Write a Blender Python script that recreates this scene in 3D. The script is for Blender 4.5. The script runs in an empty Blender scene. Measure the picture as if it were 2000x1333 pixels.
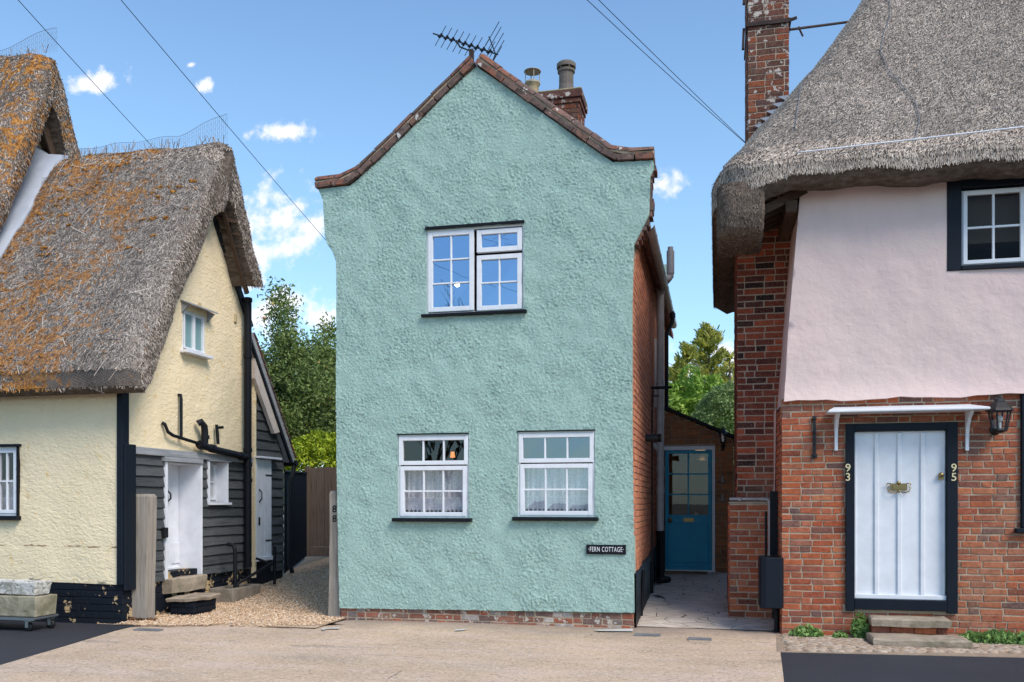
import bpy, bmesh, math, random
import numpy as np
from mathutils import Vector, Matrix, noise
from mathutils.geometry import delaunay_2d_cdt
random.seed(7); rng = np.random.default_rng(7)
R = math.radians
scene = bpy.context.scene
COL = scene.collection
# ------------------------------------------------------------------ camera
# building frame: X along the facades, Y into the street block, Z up; origin at the green cottage's front right foot
TH = R(12.94); F = 1737.0; CAM = Vector((0.922, -10.254, 1.46))
cam_d = bpy.data.cameras.new('camera'); cam = bpy.data.objects.new('camera', cam_d); COL.objects.link(cam)
cam.location = CAM; cam.rotation_euler = (R(90), 0, TH)
cam_d.lens = 36 * F / 2000; cam_d.sensor_width = 36; cam_d.shift_y = (980 - 666.5) / 2000
cam_d.clip_start = 0.1; cam_d.clip_end = 2000
scene.camera = cam
# ------------------------------------------------------------------ light
SUN_EL, SUN_AZ = 46, 126          # azimuth of the sun seen from above, clockwise from +Y
world = bpy.data.worlds.new('World'); scene.world = world; world.use_nodes = True
sd = bpy.data.lights.new('sun', 'SUN'); so = bpy.data.objects.new('sun', sd); COL.objects.link(so)
sd.energy = 2.0; sd.angle = R(26); sd.color = (1.0, 0.91, 0.80)
sdir = Vector((math.sin(R(SUN_AZ)) * math.cos(R(SUN_EL)), math.cos(R(SUN_AZ)) * math.cos(R(SUN_EL)), math.sin(R(SUN_EL))))
so.rotation_euler = sdir.to_track_quat('Z', 'Y').to_euler()
scene.view_settings.view_transform = 'Standard'; scene.view_settings.look = 'None'
scene.view_settings.exposure = 0.78; scene.view_settings.gamma = 1

def build_sky():
    nt = world.node_tree; N = nt.nodes; L = nt.links; N.clear()
    out = N.new('ShaderNodeOutputWorld'); bg = N.new('ShaderNodeBackground'); L.new(bg.outputs[0], out.inputs[0])
    sky = N.new('ShaderNodeTexSky'); sky.sky_type = 'NISHITA'; sky.sun_disc = False
    sky.sun_elevation = R(SUN_EL); sky.sun_rotation = R(SUN_AZ); sky.air_density = 1.0; sky.dust_density = 0.5; sky.ozone_density = 2.2
    bg.inputs[1].default_value = 0.135
    tc = N.new('ShaderNodeTexCoord'); sep = N.new('ShaderNodeSeparateXYZ'); L.new(tc.outputs['Generated'], sep.inputs[0])
    ab = N.new('ShaderNodeMath'); ab.operation = 'ABSOLUTE'; L.new(sep.outputs[1], ab.inputs[0])
    mx = N.new('ShaderNodeMath'); mx.operation = 'MAXIMUM'; L.new(ab.outputs[0], mx.inputs[0]); mx.inputs[1].default_value = 0.05
    def div(a):
        d = N.new('ShaderNodeMath'); d.operation = 'DIVIDE'; L.new(a, d.inputs[0]); L.new(mx.outputs[0], d.inputs[1]); return d.outputs[0]
    cmb = N.new('ShaderNodeCombineXYZ'); L.new(div(sep.outputs[0]), cmb.inputs[0]); L.new(div(sep.outputs[2]), cmb.inputs[1])
    n1 = N.new('ShaderNodeTexNoise'); n1.inputs['Scale'].default_value = 38; n1.inputs['Detail'].default_value = 9; n1.inputs['Roughness'].default_value = 0.58
    L.new(cmb.outputs[0], n1.inputs['Vector'])
    nb = N.new('ShaderNodeMath'); nb.operation = 'MULTIPLY_ADD'; L.new(n1.outputs[0], nb.inputs[0]); nb.inputs[1].default_value = 5.0; nb.inputs[2].default_value = -2.55
    # clouds: direction (tangent of azimuth, tangent of height) and half sizes
    ct, st = math.cos(TH), math.sin(TH)
    def dirn(px, py):
        x = (px - 1000) / F; z = (980 - py) / F
        X = x * ct - st; Y = x * st + ct
        return X / Y, z / Y
    clouds = [(190, 158, 62, 22), (565, 262, 58, 20), (530, 440, 78, 66), (485, 505, 48, 74), (575, 470, 50, 30), (612, 440, 46, 38), (530, 610, 120, 42), (400, 166, 20, 14),
              (1290, 362, 30, 26), (372, 128, 9, 6), (600, 620, 80, 30), (1380, 730, 120, 40), (1420, 690, 40, 20)]
    acc = None
    for px, py, rx, ry in clouds:
        cx, cz = dirn(px, py)
        s = N.new('ShaderNodeVectorMath'); s.operation = 'SUBTRACT'; L.new(cmb.outputs[0], s.inputs[0]); s.inputs[1].default_value = (cx, cz, 0)
        m = N.new('ShaderNodeVectorMath'); m.operation = 'MULTIPLY'; L.new(s.outputs[0], m.inputs[0]); m.inputs[1].default_value = (F / rx, F / ry, 0)
        ln = N.new('ShaderNodeVectorMath'); ln.operation = 'LENGTH'; L.new(m.outputs[0], ln.inputs[0])
        iv = N.new('ShaderNodeMath'); iv.operation = 'SUBTRACT'; iv.inputs[0].default_value = 1.45; L.new(ln.outputs['Value'], iv.inputs[1])
        if acc is None: acc = iv.outputs[0]
        else:
            a = N.new('ShaderNodeMath'); a.operation = 'MAXIMUM'; L.new(acc, a.inputs[0]); L.new(iv.outputs[0], a.inputs[1]); acc = a.outputs[0]
    ad = N.new('ShaderNodeMath'); ad.operation = 'ADD'; L.new(acc, ad.inputs[0]); L.new(nb.outputs[0], ad.inputs[1])
    rp = N.new('ShaderNodeMapRange'); L.new(ad.outputs[0], rp.inputs[0]); rp.inputs[1].default_value = -0.05; rp.inputs[2].default_value = 1.5; rp.interpolation_type = 'SMOOTHSTEP'
    # low haze of thin cloud at the horizon
    hz = N.new('ShaderNodeMapRange'); L.new(sep.outputs[2], hz.inputs[0]); hz.inputs[1].default_value = 0.55; hz.inputs[2].default_value = 0.0; hz.inputs[3].default_value = 0; hz.inputs[4].default_value = 0.35
    tint = N.new('ShaderNodeMixRGB'); tint.blend_type = 'MULTIPLY'; tint.inputs[0].default_value = 1; L.new(sky.outputs[0], tint.inputs[1]); tint.inputs[2].default_value = SKY_TINT
    m0 = N.new('ShaderNodeMixRGB'); L.new(hz.outputs[0], m0.inputs[0]); L.new(tint.outputs[0], m0.inputs[1]); m0.inputs[2].default_value = (2.7, 4.4, 5.5, 1)
    mix = N.new('ShaderNodeMixRGB'); L.new(rp.outputs[0], mix.inputs[0]); L.new(m0.outputs[0], mix.inputs[1]); mix.inputs[2].default_value = (4.9, 4.9, 5.25, 1)
    L.new(mix.outputs[0], bg.inputs[0])
SKY_TINT = (.84, .97, 1.02, 1)
build_sky()

# ------------------------------------------------------------------ pixel <-> wall measurements (survey of the photograph)
FW = Vector((-math.sin(TH), math.cos(TH), 0)); RT = Vector((math.cos(TH), math.sin(TH), 0)); UP = Vector((0, 0, 1))
def ray(px, py): return FW + RT * ((px - 1000) / F) + UP * ((980 - py) / F)
def on_y(px, py, y): d = ray(px, py); return CAM + d * ((y - CAM.y) / d.y)
def on_x(px, py, x): d = ray(px, py); return CAM + d * ((x - CAM.x) / d.x)
def on_z(px, py, z=0.0): d = ray(px, py); return CAM + d * ((z - CAM.z) / d.z)
def fu(px, py, y=0.0): p = on_y(px, py, y); return (p.x, p.z)
def su(px, py, x): p = on_x(px, py, x); return (p.y, p.z)

# ------------------------------------------------------------------ objects
ORG = {}
def tagp(o, label=None, cat=None, group=None, kind=None):
    if label: o['label'] = label
    if cat: o['category'] = cat
    if group: o['group'] = group
    if kind: o['kind'] = kind
    return o
def empty(name, loc, label, cat, group=None):
    o = bpy.data.objects.new(name, None); COL.objects.link(o); o.location = loc; o.empty_display_size = 0.1
    ORG[o.name] = Vector(loc); return tagp(o, label, cat, group)

class Frame:      # wall frame: u along the wall, v up, n outward
    def __init__(s, o, r, n): s.o = Vector(o); s.r = Vector(r); s.n = Vector(n)
    def p(s, u, v, n=0.0): return s.o + s.r * u + UP * v + s.n * n
def front(y): return Frame((0, y, 0), (1, 0, 0), (0, -1, 0))
def side(x): return Frame((x, 0, 0), (0, 1, 0), (1, 0, 0))

class MB:
    def __init__(s): s.v = []; s.f = []; s.sm = []
    def add(s, vs, fs, smooth=False):
        b = len(s.v); s.v += [tuple(v) for v in vs]; s.f += [tuple(b + i for i in f) for f in fs]; s.sm += [smooth] * len(fs)
    def box(s, x0, x1, y0, y1, z0, z1):
        s.add([(x0,y0,z0),(x1,y0,z0),(x1,y1,z0),(x0,y1,z0),(x0,y0,z1),(x1,y0,z1),(x1,y1,z1),(x0,y1,z1)],
              [(0,3,2,1),(4,5,6,7),(0,1,5,4),(1,2,6,5),(2,3,7,6),(3,0,4,7)])
    def fb(s, fr, u0, u1, v0, v1, n0, n1):
        P = [fr.p(u, v, n) for n in (n0, n1) for (u, v) in ((u0,v0),(u1,v0),(u1,v1),(u0,v1))]
        s.add(P, [(0,3,2,1),(4,5,6,7),(0,1,5,4),(1,2,6,5),(2,3,7,6),(3,0,4,7)])
    def bar(s, a, b, w, h=None, up=(0,0,1)):
        a = Vector(a); b = Vector(b); h = h or w; d = (b - a).normalized(); u = Vector(up)
        if abs(d.dot(u)) > .95: u = Vector((0,1,0))
        x = d.cross(u).normalized() * w / 2; y = x.cross(d).normalized() * h / 2
        s.add([a-x-y, a+x-y, a+x+y, a-x+y, b-x-y, b+x-y, b+x+y, b-x+y], [(0,3,2,1),(4,5,6,7),(0,1,5,4),(1,2,6,5),(2,3,7,6),(3,0,4,7)])
    def tube(s, pts, r, n=10, cap=True):
        pts = [Vector(p) for p in pts]; rs = r if isinstance(r, (list, tuple)) else [r] * len(pts)
        b = len(s.v); prev = None; vs = []
        for i, p in enumerate(pts):
            if i == 0: d = pts[1] - p
            elif i == len(pts) - 1: d = p - pts[i-1]
            else: d = (pts[i+1] - p).normalized() + (p - pts[i-1]).normalized()
            d.normalize()
            if prev is None:
                a = Vector((0,0,1)) if abs(d.z) < .9 else Vector((1,0,0))
            else: a = prev
            x = (a - d * a.dot(d)).normalized(); prev = x; y = d.cross(x)
            for k in range(n):
                t = 2 * math.pi * k / n; vs.append(p + (x * math.cos(t) + y * math.sin(t)) * rs[i])
        fs = []
        for i in range(len(pts) - 1):
            for k in range(n): fs.append((i*n+k, i*n+(k+1)%n, (i+1)*n+(k+1)%n, (i+1)*n+k))
        s.add(vs, fs, True)
        if cap:
            s.add(vs[:n], [tuple(range(n))[::-1]]); s.add(vs[-n:], [tuple(range(n))])
    def lathe(s, prof, c, n=20, axis='z', smooth=True):
        c = Vector(c); vs = []
        for r, h in prof:
            for k in range(n):
                t = 2 * math.pi * k / n; u, w = r * math.cos(t), r * math.sin(t)
                vs.append(c + (Vector((u, w, h)) if axis == 'z' else Vector((u, h, w)) if axis == 'y' else Vector((h, u, w))))
        fs = [(i*n+k, i*n+(k+1)%n, (i+1)*n+(k+1)%n, (i+1)*n+k) for i in range(len(prof)-1) for k in range(n)]
        s.add(vs, fs, smooth)
    def prism(s, fr, poly, n0, n1):
        k = len(poly); vs = [fr.p(u, v, n0) for u, v in poly] + [fr.p(u, v, n1) for u, v in poly]
        s.add(vs, [tuple(range(k))[::-1], tuple(range(k, 2*k))] + [(i, (i+1)%k, k+(i+1)%k, k+i) for i in range(k)])
    def sphere(s, c, r, n=10, m=6, sq=(1,1,1)):
        c = Vector(c); pr = []
        vs = []
        for i in range(m + 1):
            ph = math.pi * i / m
            for k in range(n):
                t = 2*math.pi*k/n; vs.append((c.x + r*sq[0]*math.sin(ph)*math.cos(t), c.y + r*sq[1]*math.sin(ph)*math.sin(t), c.z + r*sq[2]*math.cos(ph)))
        s.add(vs, [(i*n+k, i*n+(k+1)%n, (i+1)*n+(k+1)%n, (i+1)*n+k) for i in range(m) for k in range(n)], True)
    def build(s, name, mat, parent=None, bevel=0, jit=0, label=None, recalc=True, **kw):
        me = bpy.data.meshes.new(name)
        org = ORG.get(parent.name, Vector((0,0,0))) if parent else Vector((0,0,0))
        o = bpy.data.objects.new(name, me)
        if parent is None and s.v:
            a = np.array(s.v); org = Vector((float(a[:,0].mean()), float(a[:,1].mean()), float(a[:,2].min()))); o.location = org
        v = np.array(s.v, dtype=float) - np.array(org)
        if jit: v += rng.normal(0, jit, v.shape)
        me.from_pydata(v.tolist(), [], s.f)
        me.polygons.foreach_set('use_smooth', s.sm)
        if recalc:
            bm = bmesh.new(); bm.from_mesh(me); bmesh.ops.remove_doubles(bm, verts=bm.verts, dist=1e-5) if recalc == 2 else None
            bmesh.ops.recalc_face_normals(bm, faces=bm.faces); bm.to_mesh(me); bm.free()
        me.update(); COL.objects.link(o)
        if mat: me.materials.append(mat)
        if parent: o.parent = parent
        ORG[o.name] = org
        if bevel:
            m = o.modifiers.new('bevel', 'BEVEL'); m.width = bevel; m.segments = 2; m.limit_method = 'ANGLE'
        if label or kw: tagp(o, label, **kw)
        return o

# ------------------------------------------------------------------ materials
def hexc(r, g, b):      # sRGB 0-255 -> linear
    return tuple(((c/255)/12.92 if c/255 <= .04045 else (((c/255)+.055)/1.055)**2.4) for c in (r, g, b)) + (1,)
class M:
    def __init__(s, name, rough=.8, spec=.3, metal=0.0):
        s.m = bpy.data.materials.new(name); s.m.use_nodes = True; s.nt = s.m.node_tree; s.N = s.nt.nodes; s.L = s.nt.links
        s.b = s.N['Principled BSDF']; s.b.inputs['Roughness'].default_value = rough
        s.b.inputs['Specular IOR Level'].default_value = spec; s.b.inputs['Metallic'].default_value = metal
        s.tc = s.N.new('ShaderNodeTexCoord').outputs['Object']; s.h = None
    def vec(s, scale=(1,1,1), rot=(0,0,0)):
        n = s.N.new('ShaderNodeMapping'); s.L.new(s.tc, n.inputs[0]); n.inputs['Scale'].default_value = scale; n.inputs['Rotation'].default_value = rot; return n.outputs[0]
    def noise(s, scale=5, detail=4, rough=.55, stretch=(1,1,1), rot=(0,0,0), dist=0):
        n = s.N.new('ShaderNodeTexNoise'); n.inputs['Scale'].default_value = scale; n.inputs['Detail'].default_value = detail; n.inputs['Roughness'].default_value = rough
        n.inputs['Distortion'].default_value = dist
        s.L.new(s.vec(stretch, rot), n.inputs['Vector']); return n.outputs[0]
    def voro(s, scale=5, feature='F1', stretch=(1,1,1), out='Distance'):
        n = s.N.new('ShaderNodeTexVoronoi'); n.feature = feature; n.inputs['Scale'].default_value = scale; s.L.new(s.vec(stretch), n.inputs['Vector']); return n.outputs[out]
    def island(s): return s.N.new('ShaderNodeNewGeometry').outputs['Random Per Island']
    def ramp(s, fac, stops, interp='LINEAR'):
        n = s.N.new('ShaderNodeValToRGB'); n.color_ramp.interpolation = interp; e = n.color_ramp.elements
        while len(e) > 1: e.remove(e[-1])
        e[0].position, e[0].color = stops[0][0], stops[0][1] if len(stops[0][1]) == 4 else (*stops[0][1], 1)
        for p, c in stops[1:]:
            x = e.new(p); x.color = c if len(c) == 4 else (*c, 1)
        s.L.new(fac, n.inputs[0]); return n.outputs[0]
    def mixc(s, fac, a, b, mode='MIX'):
        n = s.N.new('ShaderNodeMixRGB'); n.blend_type = mode
        for i, x in ((0, fac), (1, a), (2, b)):
            if isinstance(x, (int, float)): n.inputs[i].default_value = x
            elif isinstance(x, tuple): n.inputs[i].default_value = x if len(x) == 4 else (*x, 1)
            else: s.L.new(x, n.inputs[i])
        return n.outputs[0]
    def math(s, op, a, b=0.0, c=None):
        n = s.N.new('ShaderNodeMath'); n.operation = op
        for i, x in enumerate((a, b) if c is None else (a, b, c)):
            if isinstance(x, (int, float)): n.inputs[i].default_value = x
            else: s.L.new(x, n.inputs[i])
        return n.outputs[0]
    def mask(s, val, lo, hi):
        n = s.N.new('ShaderNodeMapRange'); s.L.new(val, n.inputs[0]); n.inputs[1].default_value = lo; n.inputs[2].default_value = hi; return n.outputs[0]
    def col(s, c):
        if isinstance(c, tuple): s.b.inputs['Base Color'].default_value = c if len(c) == 4 else (*c, 1)
        else: s.L.new(c, s.b.inputs['Base Color'])
        return s
    def bump(s, h, strength=.5, dist=.01):
        n = s.N.new('ShaderNodeBump'); n.inputs['Strength'].default_value = strength; n.inputs['Distance'].default_value = dist
        s.L.new(h, n.inputs['Height'])
        if s.h: s.L.new(s.h, n.inputs['Normal'])
        s.h = n.outputs[0]; s.L.new(s.h, s.b.inputs['Normal']); return s

def paint(name, c, rough=.45, dirt=.12, spec=.4, metal=0, bump=.15, ds=6):
    m = M(name, rough, spec, metal); n = m.noise(ds, 6, .6)
    m.col(m.mixc(m.mask(n, .35, .75), c, tuple(x * (1 - dirt * 2) for x in c[:3]) + (1,)))
    m.bump(m.noise(60, 3), bump, .003); return m.m
def render_mat():
    m = M('roughcast_render', .88, .2)
    n = m.noise(1.4, 5, .6); c = m.mixc(m.mask(n, .3, .7), (.345, .49, .435, 1), (.315, .455, .405, 1))
    n2 = m.noise(26, 4, .6); c = m.mixc(m.mask(n2, .35, .7), c, (.39, .54, .48, 1))
    # rain dirt below the coping
    sp = m.noise(2.2, 6, .7, (1, 1, .5)); c = m.mixc(m.math('MULTIPLY', m.mask(sp, .56, .75), .35), c, (.30, .45, .40, 1))
    m.col(c); m.bump(m.noise(80, 4, .65, dist=.3), .8, .016); m.bump(m.noise(130, 2), .4, .004); return m.m
def brick_mat(name, reds, mortar=None, white=0.0, dark=.5, paintc=None):
    m = M(name, .9, .15); i = m.island()
    c = m.ramp(i, [(k / (len(reds) - 1), r) for k, r in enumerate(reds)])
    n = m.noise(1.1, 5, .6); c = m.mixc(m.math('MULTIPLY', m.mask(n, .5, .7), .45), c, m.mixc(1.0, c, (.5, .46, .46, 1), 'MULTIPLY')); n = m.noise(.8, 4, .6, (1, 1, .5)); c = m.mixc(m.math('MULTIPLY', m.mask(n, .52, .7), .35), c, (.50, .27, .16, 1))
    n = m.noise(18, 6, .65); c = m.mixc(m.mask(n, .4, .8), c, m.mixc(1.0, c, (dark, dark * .95, dark * .95, 1), 'MULTIPLY'))
    n = m.noise(70, 3, .6); c = m.mixc(m.math('MULTIPLY', m.mask(n, .55, .7), .5), c, (.42, .25, .17, 1))
    if white:
        n = m.noise(9, 6, .65); c = m.mixc(m.mask(n, .62 - white * .12, .64 - white * .12), c, (.50, .44, .39, 1))
    m.col(c); m.bump(m.noise(40, 5, .7), .8, .008); m.bump(m.noise(160, 2), .4, .002); return m.m
def mortar_mat(name, c):
    m = M(name, .95, .1); n = m.noise(12, 5); m.col(m.mixc(m.mask(n, .3, .7), c, tuple(x * .7 for x in c[:3]) + (1,))); m.bump(m.noise(90, 4, .7), .8, .005); return m.m
def wood_mat(name, c1, c2, axis=2, rough=.85, knots=True):
    m = M(name, rough, .2); st = [9, 9, 9]; st[axis] = .5
    n = m.noise(4, 8, .65, tuple(st), dist=.6); c = m.ramp(n, [(.25, c2), (.5, c1), (.75, tuple(x * 1.25 for x in c1[:3]) + (1,))])
    n2 = m.noise(3, 3); c = m.mixc(m.math('MULTIPLY', m.mask(n2, .4, .8), .4), c, c2)
    m.col(c); m.bump(n, .6, .006); return m.m
def thatch_mat(name, cols, moss=0.0, strand=True):
    m = M(name, .95, .1); sx_ = m.N.new('ShaderNodeSeparateXYZ'); m.L.new(m.tc, sx_.inputs[0]); i = m.island() if strand else m.noise(60, 4, .7, (1, 1, .3))
    c = m.ramp(i, [(k / (len(cols) - 1), r) for k, r in enumerate(cols)])
    n = m.noise(1.6, 5, .65); c = m.mixc(m.math('MULTIPLY', m.mask(n, .4, .7), .55), c, m.mixc(1.0, c, (.50, .48, .47, 1), 'MULTIPLY')); n = m.noise(7, 4, .6, (1, 1, .6)); c = m.mixc(m.math('MULTIPLY', m.mask(n, .45, .7), .5), c, m.mixc(1.0, c, (.5, .48, .48, 1), 'MULTIPLY'))
    if moss:
        a = m.noise(1.0, 4, .6); b = m.noise(11, 5, .7)
        k = m.math('ADD', m.math('MULTIPLY', a, .65), m.math('MULTIPLY', b, 1.27)); k = m.math('SUBTRACT', k, m.math('MULTIPLY', m.mask(sx_.outputs[0], -.7, .1), .22))
        j = m.noise(25, 3); mc = m.ramp(j, [(.3, (.12, .04, .012)), (.5, (.48, .20, .04)), (.7, (.62, .31, .08))])
        c = m.mixc(m.math('MULTIPLY', m.mask(k, 1.055 - moss * .12, 1.14 - moss * .12), .9), c, mc)
        lich = m.noise(7, 4); c = m.mixc(m.math('MULTIPLY', m.mask(lich, .66, .72), .6), c, (.42, .40, .33, 1))
    m.col(c)
    if not strand: m.bump(i, 1.0, .03)
    return m.m
def leaf_mat(name, cols, rough=.55, trans=.25):
    m = M(name, rough, .3); c = m.ramp(m.island(), [(k / (len(cols) - 1), r) for k, r in enumerate(cols)])
    n = m.noise(.9, 3); c = m.mixc(m.mask(n, .35, .65), c, m.mixc(1.0, c, (.72, .8, .8, 1), 'MULTIPLY'))
    m.col(c)
    t = m.N.new('ShaderNodeBsdfTranslucent'); m.L.new(c, t.inputs[0]); x = m.N.new('ShaderNodeMixShader'); x.inputs[0].default_value = trans
    m.L.new(m.b.outputs[0], x.inputs[1]); m.L.new(t.outputs[0], x.inputs[2]); m.L.new(x.outputs[0], m.N['Material Output'].inputs[0]); return m.m
def glass_mat(name, refl, tint=(.8, .85, .9, 1), wav=.02, gc=(.9, .95, 1, 1)):
    m = M(name); g = m.N.new('ShaderNodeBsdfGlossy'); g.inputs['Roughness'].default_value = 0.0; g.inputs[0].default_value = gc
    t = m.N.new('ShaderNodeBsdfTransparent'); t.inputs[0].default_value = tint; x = m.N.new('ShaderNodeMixShader'); x.inputs[0].default_value = refl
    bp = m.N.new('ShaderNodeBump'); bp.inputs['Strength'].default_value = wav; bp.inputs['Distance'].default_value = .01; m.L.new(m.noise(4, 2), bp.inputs['Height']); m.L.new(bp.outputs[0], g.inputs['Normal'])
    m.L.new(t.outputs[0], x.inputs[1]); m.L.new(g.outputs[0], x.inputs[2]); m.L.new(x.outputs[0], m.N['Material Output'].inputs[0]); return m.m
def emit_mat(name, c, s):
    m = M(name); m.b.inputs['Emission Color'].default_value = c; m.b.inputs['Emission Strength'].default_value = s; m.col(c); return m.m
def lace_mat():
    m = M('lace', .9, .1); m.col((.82, .81, .83, 1))
    n = m.noise(22, 3, .6, (1, .01, .03)); w = m.noise(60, 2, .5, (1, .01, 1))
    al = m.math('ADD', m.math('MULTIPLY', m.mask(n, .35, .65), .30), m.math('MULTIPLY', m.mask(w, .4, .6), .25)); al = m.math('ADD', al, .42)
    m.L.new(al, m.b.inputs['Alpha']); return m.m

WHITE = paint('white_paint', (.76, .77, .80, 1), .4, .07)
WHITE_D = paint('weathered_white_paint', (.74, .75, .80, 1), .5, .08)
BLACK = paint('black_paint', (.010, .011, .015, 1), .5, .1, .15)
NAVY = paint('black_gloss_paint', (.010, .014, .022, 1), .5, .1, .15)
TEAL = paint('blue_door_paint', (.004, .30, .48, 1), .5, .08, .4)
GREYP = paint('grey_plastic', (.42, .38, .37, 1), .45, .15)
BRASS = M('brass', .42, .5, 1.0).col((.30, .215, .10, 1)).m
STEEL = M('steel', .35, .5, 1.0).col((.45, .45, .46, 1)).m
RUST = paint('rusty_iron', (.055, .035, .03, 1), .8, .3, .3)
IRON = paint('black_iron', (.012, .012, .013, 1), .5, .1, .4)
GREEN_R = render_mat()
BR_PINK = brick_mat('old_red_brick', [(.16, .055, .04), (.42, .10, .045), (.50, .14, .06), (.36, .09, .05), (.52, .18, .085), (.30, .10, .07), (.46, .12, .05), (.15, .09, .085), (.48, .17, .10), (.44, .11, .045)])
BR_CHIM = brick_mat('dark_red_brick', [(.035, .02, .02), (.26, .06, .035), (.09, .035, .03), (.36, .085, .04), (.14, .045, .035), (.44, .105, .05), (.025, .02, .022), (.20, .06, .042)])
BR_LICH = brick_mat('lichened_brick', [(.10, .05, .04), (.13, .06, .045), (.30, .08, .035), (.11, .06, .055), (.16, .07, .05)], white=.34, dark=.45)
BR_SIDE = brick_mat('side_wall_brick', [(.56, .20, .12), (.66, .26, .14), (.50, .20, .13), (.72, .30, .17), (.60, .23, .13)])
BR_PLIN = brick_mat('plinth_brick', [(.20, .09, .07), (.38, .14, .09), (.17, .11, .09), (.48, .11, .05), (.26, .14, .11), (.16, .12, .115), (.50, .45, .42), (.34, .12, .08), (.28, .20, .18)], white=.35)
BR_PORCH = brick_mat('porch_brick', [(.36, .15, .06), (.48, .18, .07), (.28, .13, .07), (.40, .19, .09)])
BR_BLACK = paint('black_tarred_brick', (.010, .013, .020, 1), .6, .1, .15, bump=.6)
MORT = mortar_mat('lime_mortar', (.50, .39, .28, 1)); MORT_G = mortar_mat('grey_mortar', (.44, .35, .27, 1)); MORT_D = mortar_mat('dark_mortar', (.45, .33, .24, 1))
def tile_mat():
    m = M('clay_coping_tile', .9, .15); c = m.ramp(m.island(), [(0, (.13, .09, .08)), (.3, (.17, .11, .09)), (.5, (.27, .11, .07)), (.7, (.15, .10, .09)), (.85, (.24, .13, .10)), (1, (.14, .11, .10))])
    n = m.noise(14, 6, .7); c = m.mixc(m.mask(n, .48, .6), c, (.085, .065, .06, 1)); n = m.noise(8, 5, .6); c = m.mixc(m.mask(n, .64, .66), c, (.55, .53, .5, 1))
    m.col(c); m.bump(m.noise(40, 5, .7), .8, .008); return m.m
TILE = tile_mat()
def yellow_mat():
    m = M('yellow_render', .85, .2); n = m.noise(1.2, 4); c = m.mixc(m.mask(n, .35, .7), (.85, .70, .47, 1), (.80, .655, .43, 1))
    p = m.noise(8, 6, .66, (1, 1, .6)); c = m.mixc(m.math('MULTIPLY', m.mask(p, .60, .68), .6), c, (.72, .45, .12, 1))
    z_ = m.N.new('ShaderNodeSeparateXYZ'); m.L.new(m.tc, z_.inputs[0]); w_ = m.noise(3, 6, .7); d_ = m.math('ABSOLUTE', m.math('SUBTRACT', z_.outputs[2], m.math('MULTIPLY_ADD', w_, .09, .875)))
    q_ = m.noise(4, 3); c = m.mixc(m.math('MULTIPLY', m.mask(d_, .012, .004), m.mask(q_, .48, .56)), c, (.28, .17, .09, 1))
    m.col(c); m.bump(m.noise(16, 2, .5, (1, 1, 1.6), dist=.8), .7, .018); return m.m
YELLOW = yellow_mat()
def plinth_y():
    m = M('tarred_plinth', .6, .15); p = m.noise(3.5, 7, .68); g = m.N.new('ShaderNodeSeparateXYZ'); m.L.new(m.tc, g.inputs[0])
    xm = m.mask(g.outputs[0], -1.1, .1)
    k = m.math('ADD', p, m.math('MULTIPLY', xm, .14)); c = m.mixc(m.mask(k, .665, .675), (.010, .013, .020, 1), (.50, .36, .20, 1))
    m.col(c); m.bump(m.noise(30, 4), .5, .008); return m.m
PLINTH_Y = plinth_y()
def pink_mat():
    m = M('pink_limewash', .85, .2); n = m.noise(.8, 4); c = m.mixc(m.mask(n, .35, .65), (.72, .54, .505, 1), (.66, .52, .475, 1))
    n = m.noise(3, 6, .65, (1, 1, .4)); c = m.mixc(m.math('MULTIPLY', m.mask(n, .5, .8), .35), c, (.50, .40, .37, 1))
    m.col(c); m.bump(m.noise(2.2, 6, .6), .9, .04); m.bump(m.noise(80, 3), .15, .003); return m.m
PINK = pink_mat()
OAK = wood_mat('weathered_oak', (.33, .285, .24, 1), (.16, .135, .11, 1))
FENCEW = wood_mat('fence_wood', (.155, .11, .085, 1), (.075, .052, .04, 1))
BEAM = wood_mat('old_beam', (.085, .055, .038, 1), (.03, .02, .015, 1), 1)
GREYW = wood_mat('silvered_wood', (.30, .31, .33, 1), (.18, .18, .19, 1), 1)
def boards_mat():
    m = M('black_weatherboard', .6, .25); n = m.noise(3, 7, .65, (9, 1, 14)); k = m.mixc(m.island(), (.060, .064, .068, 1), (.105, .108, .112, 1))
    c = m.mixc(m.mask(n, .5, .75), k, (.022, .024, .028, 1)); d = m.noise(7, 5, .7, (1, 1, 2)); c = m.mixc(m.math('MULTIPLY', m.mask(d, .6, .66), .6), c, (.12, .115, .105, 1))
    m.col(c); m.bump(m.noise(5, 6, .7, (8, 1, 22)), .8, .012); return m.m
BOARDS = boards_mat()
TH_GREY = [(.11, .085, .07), (.45, .36, .29), (.22, .18, .15), (.66, .56, .47), (.08, .065, .055), (.56, .48, .41), (.30, .25, .22), (.80, .71, .62)]
TH_PALE = [(.14, .11, .09), (.62, .50, .40), (.32, .26, .21), (.78, .66, .55), (.10, .08, .07), (.68, .57, .48), (.40, .33, .28), (.85, .75, .65)]
STRAW_Y = thatch_mat('mossy_straw', TH_GREY, 1.0); BASE_Y = thatch_mat('mossy_thatch_base', [(.08, .065, .055), (.20, .16, .135), (.32, .27, .23)], 1.0, False)
STRAW_P = thatch_mat('grey_straw', TH_PALE, 0.0); BASE_P = thatch_mat('grey_thatch_base', [(.09, .075, .065), (.22, .18, .155), (.38, .32, .28)], 0.0, False)
def cut_thatch():
    m = M('cut_thatch_edge', .95, .1); n = m.noise(9, 7, .7, (1, 1, 3)); m.col(m.ramp(n, [(.3, (.06, .045, .035)), (.5, (.13, .10, .08)), (.7, (.21, .17, .14))])); m.bump(m.noise(50, 4, .7), .9, .02); return m.m
CUT = cut_thatch()
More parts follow.
